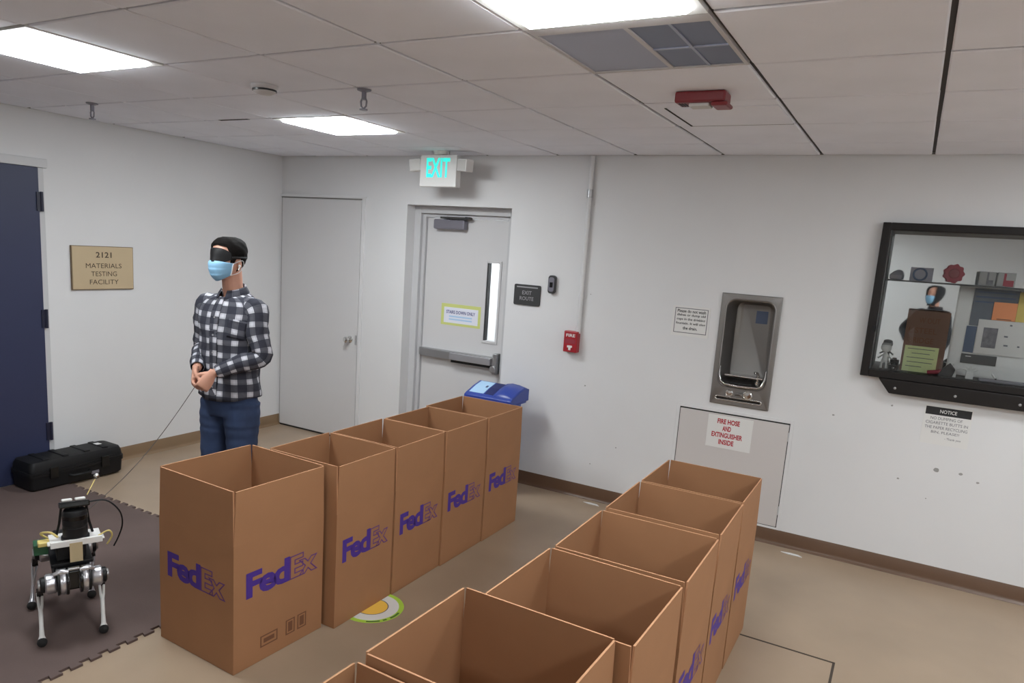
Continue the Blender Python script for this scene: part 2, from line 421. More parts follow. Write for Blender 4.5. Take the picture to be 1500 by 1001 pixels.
# bright stairwell that shows through the narrow pane
sw = struct('wall_stairwell', G().box((1.0, 1.5, -.1), (3.4, 1.6, 2.8)).box((1.0, .31, -.1), (1.1, 1.5, 2.8)).box((3.3, .31, -.1), (3.4, 1.5, 2.8)).box((1.1, .31, 2.7), (3.3, 1.5, 2.8)).box((1.1, .31, -.12), (3.3, 1.5, 0)), 'wall_paint')
build('stairwell_lamp', G().box((1.5, .75, 2.64), (2.9, 1.05, 2.7)), 'diffuser', sw)
# door closer
g = G().box((1.725, .105, 2.052), (2.045, .172, 2.135))
cl = build('door_closer', g, 'closer_grey', d3, bevel=.012)
g = G().box((1.80, .10, 2.142), (2.10, .15, 2.158)); g.cyl((1.86, .135, 2.13), (1.86, .135, 2.16), .016)
g.box((2.06, .09, 2.150), (2.09, .172, 2.162))
build('closer_arm', g, 'sign_dark', cl)
# panic bar
g = G().box((1.63, .112, .925), (2.43, .170, .992)); g.box((1.655, .104, .92), (1.98, .112, .989))
bar = build('panic_bar', g, 'steel_satin', d3, bevel=.004)
build('push_pad', G().box((1.98, .080, .926), (2.40, .112, .986)), 'aluminium', bar, bevel=.004)
build('push_pad_slot', G().box((1.99, .098, .902), (2.40, .165, .924)), 'black_plastic', bar)
g = G().box((2.41, .10, .85), (2.45, .171, 1.03)); g.cyl((2.43, .10, .90), (2.43, .07, .90), .03)
build('latch_case', g, 'steel_satin', d3, bevel=.006)
# paper notice on the exit door
t = thing('door_notice', 'small white notice with yellow-green border on the exit door', 'notice', (2.02, .172, 1.32))
Rn = Matrix.Rotation(math.radians(1.0), 3, 'Y')
build('green_backing', G().box((1.815, .1705, 1.218), (2.225, .172, 1.408)), 'paper_green', t)
build('notice_sheet', G().box((1.845, .1695, 1.24), (2.20, .1704, 1.378)), 'paper_blue', t)
text('notice_text', 'STAIRS DOWN ONLY', 'ink_blue', t, (2.02, .1695, 1.337), X, Z, height=.03, width=.30, bold=.02)
for z in (1.298, 1.272): build('notice_fine_print', G().box((1.90, .1690, z-.006), (2.14, .1694, z+.006)), 'label_blue', t)

# ------------------------------------------------------------------ things on the walls
t = thing('room_sign', 'tan plaque reading 2121 Materials Testing Facility on left wall', 'sign', (0, -1.826, 1.567))
build('plaque', G().box((.0005, -2.068, 1.407), (.022, -1.585, 1.729)), 'sign_tan', t, bevel=.004)
build('plaque_edge', G().box((.0002, -2.072, 1.403), (.017, -1.581, 1.733)), 'sign_tan_edge', t)
text('sign_number', '2121', 'sign_ink', t, (.022, -1.826, 1.668), Y, Z, height=.042, width=.125, bold=.015)
for s, z, w in (('MATERIALS', 1.585, .285), ('TESTING', 1.524, .205), ('FACILITY', 1.462, .23)):
    text('sign_lettering', s, 'sign_ink', t, (.022, -1.826, z), Y, Z, height=.036, width=w)
t = thing('exit_route_sign', 'dark grey exit route plaque beside the exit door', 'sign', (2.755, 0, 1.565))
build('plaque', G().prism(rrect(.235, .165, .012), (2.755, 0, 1.565), X, Z, .012), 'sign_dark', t)
build('light_strip', G().box((2.66, -.013, 1.622), (2.85, -.012, 1.632)), 'sign_grey', t)
text('sign_lettering', 'EXIT', 'sign_grey', t, (2.755, -.012, 1.583), X, Z, height=.03, width=.085, bold=.01)
text('sign_lettering', 'ROUTE', 'sign_grey', t, (2.755, -.012, 1.537), X, Z, height=.03, width=.125, bold=.01)
t = thing('card_reader', 'small dark grey card reader on wall above the fire alarm pull', 'card reader', (2.98, 0, 1.665))
g = G().prism(rrect(.062, .142, .022), (2.975, 0, 1.668), X, Z, .032)
build('housing', g, 'sign_dark', t, smooth=30, bevel=.004)
build('reader_face', G().prism(rrect(.046, .112, .018), (2.975, -.032, 1.668), X, Z, .004), 'closer_grey', t, smooth=30)
build('reader_window', G().box((2.962, -.038, 1.645), (2.988, -.0355, 1.685)), 'black_gloss', t)
t = thing('fire_alarm_pull', 'red fire alarm pull station at the foot of the conduit', 'fire alarm', (3.19, 0, 1.235))
build('housing', G().box((3.132, -.062, 1.160), (3.245, 0, 1.325)), 'fire_red', t, bevel=.006)
build('handle_recess', G().box((3.145, -.0635, 1.228), (3.232, -.0615, 1.262)), 'rosette_red', t)
build('pull_handle', G().prism([(-.02, -.008), (-.008, -.008), (-.008, -.028), (.008, -.028), (.008, -.008), (.02, -.008), (.02, .008), (-.02, .008)], (3.189, -.062, 1.205), X, Z, .008), 'white_plastic', t)
text('alarm_lettering', 'FIRE', 'white_plastic', t, (3.189, -.0622, 1.292), X, Z, height=.024, width=.075, bold=.02)
t = thing('conduit', 'white painted conduit pipe running from ceiling down to the fire alarm', 'pipe', (3.235, 0, 1.32))
build('pipe', G().tube([(3.232, -.022, 1.31), (3.232, -.022, 2.645)], .017, 14), 'wall_paint', t, smooth=60)
for z in (2.3, 1.6): build('pipe_strap', G().box((3.195, -.006, z-.012), (3.27, 0, z+.012)).cyl((3.232, -.022, z-.012), (3.232, -.022, z+.012), .0205), 'wall_paint', t, smooth=40)
build('pipe_coupling', G().cyl((3.232, -.022, 2.34), (3.232, -.022, 2.40), .0215), 'steel_satin', t, smooth=40)
t = thing('fountain_notice', 'white framed notice on wall left of the drinking fountain', 'notice', (4.09, 0, 1.49))
build('notice_sheet', G().box((3.952, -.004, 1.385), (4.222, 0, 1.602)), 'paper', t)
g = G(); x0, x1, z0, z1 = 3.97, 4.207, 1.408, 1.588; e = .0045
for a, b in (((x0, z0), (x1, z0+e)), ((x0, z1-e), (x1, z1)), ((x0, z0+e), (x0+e, z1-e)), ((x1-e, z0+e), (x1, z1-e))): g.box((a[0], -.0048, a[1]), (b[0], -.0041, b[1]))
build('border_line', g, 'ink_grey', t)
for s, z, w in (('Please do not wash', 1.566, .205), ('dishes or dump old', 1.536, .205), ('cups in the drinking', 1.506, .205), ('fountain. It will clog', 1.476, .212), ('the drain.', 1.444, .105)):
    text('notice_text', s, 'ink_black', t, (4.089, -.004, z), X, Z, height=.022, width=w, bold=.02)
t = thing('wall_notice', 'white paper with black heading band under the display case', 'notice', (5.74, 0, 1.02))
build('notice_sheet', G().box((5.612, -.003, .895), (5.868, 0, 1.142)), 'paper', t)
build('heading_band', G().box((5.618, -.0038, 1.082), (5.862, -.0031, 1.132)), 'ink_black', t)
text('heading', 'NOTICE', 'paper', t, (5.74, -.0038, 1.107), X, Z, height=.022, width=.09, bold=.01)
for s, z, w, dx in (('NO DUMPING OF', 1.062, .17, -.005), ('CIGARETTE BUTTS IN', 1.033, .225, 0), ('THE PAPER RECYCLING', 1.003, .228, 0), ('BIN, PLEASE!!', .973, .15, 0), ('- Thank you', .938, .085, .045)):
    text('notice_text', s, 'ink_grey', t, (5.74+dx, -.003, z), X, Z, height=.018, width=w)
# fire hose cabinet flush in the wall
t = thing('hose_cabinet', 'flush painted fire hose cabinet door below the drinking fountain', 'cabinet', (4.46, 0, .49))
hx0, hx1, hz0, hz1 = 4.088, 4.842, .128, .863; g = G()
for a, b in (((hx0-.028, hz0-.02), (hx0-.005, hz1+.033)), ((hx1+.005, hz0-.02), (hx1+.028, hz1+.033)), ((hx0-.005, hz1+.010), (hx1+.005, hz1+.033)), ((hx0-.005, hz0-.02), (hx1+.005, hz0-.005))): g.box((a[0], -.006, a[1]), (b[0], 0, b[1]))
build('cabinet_frame', g, 'wall_paint', t, bevel=.002)
g = G().box((hx0-.005, -.0012, hz0-.005), (hx1+.005, 0, hz1+.010))
build('door_gap', g, 'ink_black', t)
build('cabinet_door', G().box((hx0, -.007, hz0), (hx1, -.0013, hz1)), 'cabinet_paint', t, bevel=.002)
for z in (.25, .78): build('hinge', G().cyl((hx1+.003, -.008, z-.03), (hx1+.003, -.008, z+.03), .005, n=8), 'frame_paint', t)
t = thing('fire_hose_sign', 'white sign with red fire hose lettering on the hose cabinet', 'sign', (4.45, -.0072, .74))
build('sign_plate', G().box((4.295, -.0092, .617), (4.607, -.0072, .852)), 'paper', t)
for s, z, w, dx in (('FIRE HOSE', .812, .155, -.01), ('AND', .762, .06, -.018), ('EXTINGUISHER', .712, .215, -.012), ('INSIDE', .662, .105, -.012)):
    text('sign_lettering', s, 'ink_red', t, (4.45+dx, -.0092, z), X, Z, height=.037, width=w, bold=.035)

# ------------------------------------------------------------------ drinking fountain: steel panel with a deep rounded recess
t = thing('drinking_fountain', 'recessed stainless steel drinking fountain with deep rounded alcove', 'drinking fountain', (4.49, 0, .935))
fx0, fx1, fz0, fz1 = 4.290, 4.692, .936, 1.722; fcx, fcz = (fx0+fx1)/2, (fz0+fz1)/2
rcx, rcz, rw, rh = 4.492, 1.375, .315, .60
def rr_ring(w, h, r, cx, cz, y, n=6): return [(cx+px, y, cz+pz) for px, pz in rrect(w, h, r, n)]
g = G()
g.ring_loft([rr_ring(fx1-fx0, fz1-fz0, .004, fcx, fcz, -.0006), rr_ring(fx1-fx0, fz1-fz0, .004, fcx, fcz, -.010), rr_ring(fx1-fx0-.01, fz1-fz0-.01, .004, fcx, fcz, -.014),
             rr_ring(rw+.028, rh+.028, .07, rcx, rcz, -.014), rr_ring(rw+.018, rh+.018, .066, rcx, rcz, -.018), rr_ring(rw+.004, rh+.004, .062, rcx, rcz, -.014),
             rr_ring(rw, rh, .06, rcx, rcz, 0), rr_ring(rw-.035, rh-.03, .055, rcx, rcz+.005, .13), rr_ring(rw-.06, rh-.05, .05, rcx, rcz+.008, .19), rr_ring(rw-.11, rh-.09, .03, rcx, rcz+.012, .205)], caps=False)
n = 28; o0 = len(g.v)-n
g.f.append(tuple(range(o0, o0+n))); g.m.append(0)
build('steel_panel', g, 'steel', t, smooth=35)
g = G().box((rcx-.125, .045, 1.135), (rcx+.125, .185, 1.142)); g.tube([(rcx-.13, .045, 1.142), (rcx+.13, .045, 1.142)], .009, 10)
build('basin_ledge', g, 'steel_bright', t, smooth=40)
g = G()
pth = [(rcx-.155, -.02, 1.21), (rcx-.153, -.025, 1.15), (rcx-.14, -.028, 1.105), (rcx-.11, -.03, 1.085), (rcx, -.03, 1.08), (rcx+.11, -.03, 1.085), (rcx+.14, -.028, 1.105), (rcx+.153, -.025, 1.15), (rcx+.155, -.02, 1.21)]
g.tube(pth, [.003, .006, .008, .009, .009, .009, .008, .006, .003], 10)
build('basin_lip', g, 'steel_bright', t, smooth=60)
g = G().tube([(rcx+.095, .05, 1.11), (rcx+.095, .045, 1.165), (rcx+.090, .03, 1.185), (rcx+.075, .02, 1.182)], [.011, .010, .009, .010], 10); g.cyl((rcx+.095, .05, 1.09), (rcx+.095, .05, 1.115), .02)
build('bubbler_spout', g, 'steel_bright', t, smooth=45)
build('drain_grate', G().box((rcx-.09, .0, 1.092), (rcx+.06, .04, 1.096)), 'sign_dark', t)
build('blue_label', G().box((rcx+.005, .203, 1.515), (rcx+.085, .2045, 1.605)), 'label_grey_blue', t)
for dx, r in ((-.062, .026), (.062, .033)):
    b = build('push_button', G().lathe([(0, 0), (r, 0), (r, .006), (r*.8, .011), (r*.72, .009), (r*.3, .010), (0, .011)], (rcx+dx-.01, -.0142, 1.022), -Y, 20), 'steel_bright', t, smooth=30)
g = G().tube([(rcx-.03, -.014, 1.018), (rcx-.012, -.035, 1.03), (rcx+.008, -.035, 1.028), (rcx+.018, -.02, 1.008)], .008, 8)
build('valve_lever', g, 'steel', t, smooth=50)
pts = rrect(.315, .026, .0128, 8); path = [(rcx-.008+a, -.016, .982+b) for a, b in pts]
g = G(); rings = []
for i, p_ in enumerate(path):
    q0 = Vector(path[i-1]); q1 = Vector(path[(i+1) % len(path)]); tt = (q1-q0).normalized(); nn = tt.cross(Y); P_ = Vector(p_)
    rings.append([P_ + nn*math.cos(2*PI*k/8)*.0045 + Y*math.sin(2*PI*k/8)*.0045 for k in range(8)])
g.ring_loft(rings, closed=True)
build('tray_rim', g, 'steel_bright', t, smooth=60)
build('tray_slot', G().prism(rrect(.30, .012, .0055), (rcx-.008, -.0142, .982), X, Z, .0008), 'black_gloss', t)

# ------------------------------------------------------------------ exit sign on the ceiling
t = thing('exit_sign', 'lit green EXIT sign with two lamp heads over the door', 'sign', (2.02, -.25, 2.63))
build('housing', G().box((1.842, -.285, 2.372), (2.192, -.215, 2.618)), 'white_plastic', t, bevel=.006)
text('exit_lettering', 'EXIT', 'exit_green', t, (2.018, -.2853, 2.52), X, Z, height=.15, width=.225, bold=.025, spacing=1.0)
build('canopy', G().lathe([(0, 0), (.07, 0), (.06, .025), (.02, .032), (0, .033)], (2.02, -.25, 2.65), -Z, 24), 'white_plastic', t, smooth=40)
for s in (-1, 1):
    cx = 2.017+s*.235
    g = G().tube([(2.017+s*.172, -.25, 2.545), (2.017+s*.20, -.25, 2.545)], .014, 10)
    R = Matrix.Rotation(s*math.radians(-14), 3, 'Z') @ Matrix.Rotation(math.radians(-8 if s < 0 else 4), 3, 'Y')
    g.box((cx-.052, -.292, 2.495), (cx+.052, -.208, 2.59), 0, R)
    lh = build('lamp_head', g, 'white_plastic', t, bevel=.008)
    g2 = G().box((cx-.042, -.2955, 2.503), (cx+.042, -.2925, 2.582), 0, R, (cx, -.25, 2.5425))
    build('lamp_lens', g2, 'off_white', lh)

# ------------------------------------------------------------------ ceiling devices
t = thing('fire_strobe', 'red fire alarm horn strobe mounted under the ceiling', 'fire alarm', (4.52, -1.90, 2.649))
g = G().box((4.415, -1.955, 2.602), (4.635, -1.845, 2.649)); g.box((4.575, -1.958, 2.585), (4.648, -1.842, 2.603))
build('housing', g, 'strobe_red', t, bevel=.01)
build('strobe_lens', G().box((4.475, -1.935, 2.588), (4.565, -1.865, 2.603)), 'off_white', t, bevel=.005)
for i in range(3): build('horn_slot', G().box((4.43+i*.012, -1.93, 2.600), (4.436+i*.012, -1.87, 2.6025)), 'black_plastic', t)
t = thing('smoke_detector', 'round white smoke detector on the ceiling', 'smoke detector', (2.47, -2.49, 2.649))
build('base', G().lathe([(0, 0), (.068, 0), (.066, .012), (.058, .020), (.055, .032), (.035, .042), (0, .045)], (2.47, -2.49, 2.649), -Z, 28), 'grid_paint', t, smooth=35)
g = G().lathe([(.0585, .0205), (.0605, .0205), (.060, .029), (.0565, .029)], (2.47, -2.49, 2.649), -Z, 28)
build('vent_slot', g, 'black_gloss', t, smooth=35)
for i, (x, y, lab) in enumerate(((2.955, -2.30, 'metal sprinkler head hanging between two ceiling lights'), (.80, -2.36, 'metal sprinkler head hanging close to the left wall'))):
    t = thing('sprinkler', lab, 'sprinkler', (x, y, 2.649), 0, 'ceiling sprinklers')
    build('escutcheon', G().lathe([(0, 0), (.036, 0), (.034, .006), (.016, .012), (0, .012)], (x, y, 2.649), -Z, 20), 'closer_grey', t, smooth=35)
    g = G().cyl((x, y, 2.64), (x, y, 2.60), .012, n=12)
    for s in (-1, 1): g.tube([(x+s*.008, y, 2.612), (x+s*.018, y, 2.592), (x+s*.016, y, 2.57), (x, y, 2.556)], .0045, 6)
    build('frame_arms', g, 'closer_grey', t, smooth=50)
    build('deflector', G().cyl((x, y, 2.550), (x, y, 2.556), .02, n=16), 'closer_grey', t)
t = thing('ceiling_vent', 'blue-grey ceiling air vent divided into panels', 'vent', ((CX[7]+CX[8])/2, (CY[4]+CY[5])/2, H))
x0, x1, y1, y0 = CX[7], CX[8], CY[4], CY[5]; xm = x0+.335; xq = (xm+x1)/2; ym = (y0+y1)/2+.03; g = G(); fw = .014
for a, b in (((x0+.004, y0), (x0+.004+fw, y1)), ((x1-.004-fw, y0), (x1-.004, y1)), ((x0+.018, y0+.004), (x1-.018, y0+.07)), ((x0+.018, y1-.02), (x1-.018, y1-.004)), ((xm-.008, y0+.07), (xm+.008, y1-.02))): g.box((a[0], a[1], H-.002), (b[0], b[1], H+.02))
build('vent_frame', g, 'grid_paint', t)
build('vent_panel', G().box((x0+.018, y0+.07, H+.003), (xm-.008, y1-.02, H+.012)), 'vent_blue', t)
for a, b in (((xm+.008, y0+.07), (xq-.005, ym)), ((xq+.005, y0+.07), (x1-.018, ym)), ((xm+.008, ym+.012), (xq-.005, y1-.02)), ((xq+.005, ym+.012), (x1-.018, y1-.02))):
    build('vent_louvre', G().box((a[0], a[1], H+.003), (b[0], b[1], H+.012)), 'vent_dark', t)
build('vent_bar', G().box((xm+.008, ym, H-.001), (x1-.018, ym+.012, H+.012)).box((xq-.005, y0+.07, H-.001), (xq+.005, ym, H+.012)).box((xq-.005, ym+.012, H-.001), (xq+.005, y1-.02, H+.012)), 'vent_blue', t)
# dropped inset panel by the strobe, and the dark gap beside a tile that has slipped
build('inset_panel', G().box((4.275, -1.60, H-.004), (4.79, -1.13, H+.0)), 'ceiling_tile', ceiling, bevel=.003)
build('inset_gap', G().box((4.262, -1.13, H-.003), (4.79, -1.118, H-.0005)).box((4.262, -1.612, H-.003), (4.272, -1.118, H-.0005)), 'plenum_dark', ceiling)
build('tile_gap', G().box((1.2, -1.73, H-.002), (1.48, -1.705, H-.0003)), 'plenum_dark', ceiling)

# ------------------------------------------------------------------ display case set in the wall
t = thing('display_case', 'dark framed glass display case on the wall, right of the drinking fountain', 'display case', (6.25, 0, 1.15))
cx0, cx1, cz0, cz1 = 5.222, 7.36, 1.275, 2.24; fr = .046; yf = -.055
g = G()
for a, b in (((cx0, cz0), (cx0+fr, cz1)), ((cx1-fr, cz0), (cx1, cz1)), ((cx0+fr, cz1-fr), (cx1-fr, cz1)), ((cx0+fr, cz0), (cx1-fr, cz0+fr))): g.box((a[0], yf, a[1]), (b[0], 0.0, b[1]))
build('case_frame', g, 'dark_frame', t, bevel=.004)
g = G().prism([(5.33, 1.274), (5.40, 1.185), (7.25, 1.185), (7.30, 1.274)], (0, -.0, 0), X, Z, .07)
rail = build('bottom_rail', g, 'dark_frame', t, bevel=.005)
for x in (5.43, 5.755, 6.08, 6.40, 6.73, 7.05): build('screw', G().lathe([(0, 0), (.009, 0), (.007, .003), (0, .004)], (x, -.07, 1.222), -Y, 12), 'steel_satin', rail)
build('side_catch', G().box((cx0+.028, yf-.012, 1.56), (cx0+.05, yf, 1.60)), 'black_plastic', t, bevel=.003)
bx0, bx1, bz0, bz1 = 5.276, 7.299, 1.301, 2.199
g = G().box((bx0, .205, bz0), (bx1, .21, bz1))
build('mirror_back', g, 'mirror', t)
g = G().box((bx0, -.02, bz0), (bx1, .205, bz0+.022)); g.box((bx0, -.02, bz1-.006), (bx1, .205, bz1)); g.box((bx0, -.02, bz0+.022), (bx0+.006, .205, bz1-.006)); g.box((bx1-.006, -.02, bz0+.022), (bx1, .205, bz1-.006))
build('case_lining', g, 'dark_frame', t)
build('shelf', G().box((bx0+.006, .02, 1.885), (bx1-.006, .205, 1.893)), 'sign_dark', t)
build('glass_front', G().box((cx0+fr, -.034, cz0+fr), (cx1-fr, -.029, cz1-fr)), 'glass', t)
zb = bz0+.0232
def cthing(name, lab, cat, org, group=None): return thing(name, lab, cat, org, 0, group)
# papers, boards and cards pinned inside
t = cthing('white_board', 'large white backing sheet in the lower right of the display case', 'board', (6.2, .19, zb))
build('board', G().box((5.70, .196, zb), (7.0, .204, 1.8835)), 'paper', t)
build('board_edge', G().box((5.692, .19, zb), (5.70, .204, 1.8835)), 'off_white', t)
t = cthing('slate_poster', 'dark slate poster behind the orange card in the display case', 'poster', (5.9, .192, 1.62))
build('poster', G().box((5.775, .188, 1.645), (6.01, .1955, 1.875)), 'poster_slate', t)
for k in range(3): build('poster_band', G().box((5.785, .187, 1.85-k*.03), (5.99, .1879, 1.86-k*.03)), 'poster_blue', t)
t = cthing('blue_poster', 'narrow blue poster strip left of the white photo sheet', 'poster', (5.79, .192, 1.5))
build('poster', G().box((5.765, .188, 1.475), (5.82, .1955, 1.64)), 'poster_blue', t)
t = cthing('dark_strip', 'dark caption strip under the white photo sheet in the display case', 'poster', (5.86, .192, 1.42))
build('strip', G().box((5.762, .188, 1.405), (5.95, .1955, 1.465)), 'sign_dark', t)
build('strip_line', G().box((5.785, .187, 1.448), (5.815, .1879, 1.453)), 'paper', t)
t = cthing('orange_card', 'orange card in the display case', 'card', (5.95, .18, 1.73))
build('card', G().box((5.885, .178, 1.69), (6.005, .187, 1.80)), 'orange_card', t)
build('card_line', G().box((5.91, .177, 1.695), (5.985, .1779, 1.70)), 'print_brown', t)
t = cthing('yellow_card', 'yellow card right of the orange card in the display case', 'card', (6.06, .18, 1.73))
build('card', G().box((6.006, .178, 1.69), (6.13, .187, 1.87)), 'yellow_card', t)
t = cthing('photo_sheet', 'pale grey sheet with a dark square photo in the display case', 'poster', (6.0, .18, 1.56))
build('sheet', G().box((5.822, .182, 1.475), (6.28, .1875, 1.688)), 'off_white', t)
build('photograph', G().box((5.855, .181, 1.515), (5.93, .1818, 1.64)), 'photo_grey', t)
for x, z, w in ((5.985, 1.66, .012), (5.97, 1.535, .022), (6.04, 1.535, .012), (5.965, 1.59, .02)): build('sheet_mark', G().box((x, .181, z), (x+w, .1818, z+.009)), 'ink_grey', t)
# brown board with faded lettering and a pale green card leaning on it
t = cthing('brown_board', 'brown board with faded lettering in the display case', 'board', (5.56, .10, zb))
build('board', G().box((5.435, .09, zb), (5.668, .10, 1.712)), 'board_brown', t)
for s, z, w, dx in (('W OUT', 1.652, .115, .01), ('L STEEL', 1.587, .155, -.02), ('BRIDGE', 1.525, .135, -.02)):
    text('board_lettering', s, 'print_brown', t, (5.55+dx, .09, z), X, Z, height=.035, width=w, bold=.01)
t = cthing('pale_green_card', 'pale green text card leaning on the brown board', 'card', (5.55, .075, zb))
build('card', G().box((5.448, .078, zb), (5.635, .084, 1.488)), 'paper_pale_green', t)
for k, (w, dx) in enumerate(((.15, 0), (.10, 0), (.15, 0), (.14, .0), (.09, -.03))): build('card_line', G().box((5.54+dx-w/2, .0772, 1.468-k*.028), (5.54+dx+w/2, .0779, 1.472-k*.028)), 'ink_grey', t)
# things on the case floor
t = cthing('white_figurine', 'small white round-headed figurine in the left corner of the display case', 'figurine', (5.345, .06, zb))
g = G(); c = Vector((5.345, .06, zb))
g.ell(c+Vector((0, 0, .135)), (.031, .024, .030)); g.tube([c+Vector((0, 0, .11)), c+Vector((.002, 0, .09)), c+Vector((.002, 0, .05))], [.008, .016, .018], 10)
for s in (-1, 1):
    g.tube([c+Vector((s*.009, 0, .058)), c+Vector((s*.014, -.004, .03)), c+Vector((s*.016, -.006, .002))], [.008, .0065, .008], 8)
    g.tube([c+Vector((s*.014, 0, .086)), c+Vector((s*.03, -.006, .072)), c+Vector((s*.038, -.012, .066))], [.006, .005, .007], 8)
build('body', g, 'figure_white', t, smooth=60)
build('cap', G().ell(c+Vector((0, .003, .152)), (.028, .022, .014)), 'stain_grey', t, smooth=60)
t = cthing('black_camera', 'small black camera beside the white figurine', 'camera', (5.40, .03, zb))
g = G().box((5.372, .02, zb), (5.428, .05, zb+.032)); g.box((5.385, .022, zb+.032), (5.412, .045, zb+.044))
build('body', g, 'black_plastic', t, bevel=.004); build('lens', G().cyl((5.404, .02, zb+.016), (5.404, .002, zb+.016), .012), 'black_gloss', t, smooth=40)
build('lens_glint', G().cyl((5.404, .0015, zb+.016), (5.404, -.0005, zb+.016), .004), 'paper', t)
t = cthing('dark_wedge', 'dark wedge-shaped tool with red grip leaning by the brown board', 'tool', (5.67, .03, zb))
g = G().prism([(-.02, 0), (.06, .0), (.072, .05), (.04, .085), (.005, .05)], (5.665, .05, zb), X, Z, .035)
build('wedge', g, 'rubber', t, bevel=.004)
build('red_grip', G().tube([(5.59, .03, zb+.012), (5.64, .03, zb+.02), (5.668, .03, zb+.03)], [.012, .014, .012], 10), 'rosette_red', t, smooth=50)
for i, x in enumerate((5.725, 5.815)):
    t = cthing('white_casting', ('white winged casting standing next to the dark wedge', 'white spoked casting standing right of the winged one')[i], 'casting', (x, .05, zb), 'white castings on the case floor')
    g = G().box((x-.02, .04, zb), (x+.02, .07, zb+.05))
    for k in range(3+i*2):
        a = PI*(.12+.76*k/(2+i*2)); g.tube([(x, .055, zb+.045), (x+.045*math.cos(a), .055, zb+.045+.035*math.sin(a))], [.008, .004], 6)
    build('casting', g, 'figure_white', t, bevel=.002)
t = cthing('grey_bar', 'long dark grey bar lying on the display case floor', 'bar', (5.95, .02, zb))
build('bar', G().box((5.865, .01, zb), (6.30, .05, zb+.018)), 'closer_grey', t, bevel=.003)
t = cthing('white_pen', 'white pen lying across the grey bar', 'pen', (5.95, .02, zb+.018))
build('barrel', G().tube([(5.928, .03, zb+.046), (5.946, .005, zb+.024)], [.006, .006], 8), 'paper', t, smooth=50)
build('pen_tip', G().tube([(5.946, .005, zb+.024), (5.9495, .0, zb+.0195)], [.006, .0015], 8), 'ink_black', t)
# things on the shelf
zs = 1.8942
t = cthing('grey_rock', 'dark grey lump of rock on the shelf, far left', 'rock', (5.335, .08, zs))
g = G(); vs = [(5.30, .04), (5.37, .05), (5.375, .11), (5.305, .12)]
g.ring_loft([[(x, y, zs) for x, y in vs], [(5.338+(x-5.338)*1.1, .08+(y-.08)*1.1, zs+.028) for x, y in vs], [(5.345+(x-5.338)*.7, .08+(y-.08)*.7, zs+.052) for x, y in vs], [(5.348+(x-5.338)*.3, .08+(y-.08)*.3, zs+.062) for x, y in vs]])
build('rock', g, 'closer_grey', t, bevel=.006)
t = cthing('ring_gauge', 'dark ring mounted on a grey plate on the shelf', 'ring', (5.47, .10, zs))
build('plate', G().box((5.41, .10, zs), (5.535, .108, zs+.085)), 'closer_grey', t)
rings = []
for i in range(24):
    a = 2*PI*i/24; c = Vector((5.465+.036*math.cos(a), .094, zs+.042+.036*math.sin(a))); d = Vector((math.cos(a), 0, math.sin(a)))
    rings.append([c + d*(.006*math.cos(2*PI*k/8)) + Y*(.006*math.sin(2*PI*k/8)) for k in range(8)])
build('ring', G().ring_loft(rings, closed=True), 'poster_blue', t, smooth=60)
t = cthing('red_rosette', 'red scalloped rosette standing on the shelf', 'rosette', (5.635, .07, zs))
poly = [((.052+.004*math.cos(9*2*PI*k/72))*math.cos(2*PI*k/72), (.056+.004*math.cos(9*2*PI*k/72))*math.sin(2*PI*k/72)) for k in range(72)]
build('rosette', G().prism(poly, (5.645, .07, zs+.060), X, Z, .012), 'rosette_red', t)
build('rosette_centre', G().lathe([(0, 0), (.03, 0), (.026, .004), (0, .005)], (5.645, .058, zs+.060), -Y), 'strobe_red', t, smooth=30)
t = cthing('picture_block', 'grey picture block on the shelf, right of the red rosette', 'block', (5.81, .08, zs), 'picture blocks on the shelf')
build('block', G().box((5.775, .07, zs), (5.86, .10, zs+.085)), 'stain_grey', t, bevel=.004); build('picture', G().box((5.815, .069, zs+.006), (5.825, .0698, zs+.08)).box((5.825, .069, zs+.006), (5.85, .0698, zs+.035)), 'photo_grey', t)
t = cthing('picture_block', 'grey picture block with a dark red corner on the shelf', 'block', (5.91, .08, zs), 'picture blocks on the shelf')
build('block', G().box((5.868, .07, zs), (5.96, .10, zs+.085)), 'stain_grey', t, bevel=.004); build('picture', G().box((5.90, .069, zs+.006), (5.912, .0698, zs+.08)).box((5.912, .069, zs+.004), (5.952, .0698, zs+.04)), 'rosette_red', t)

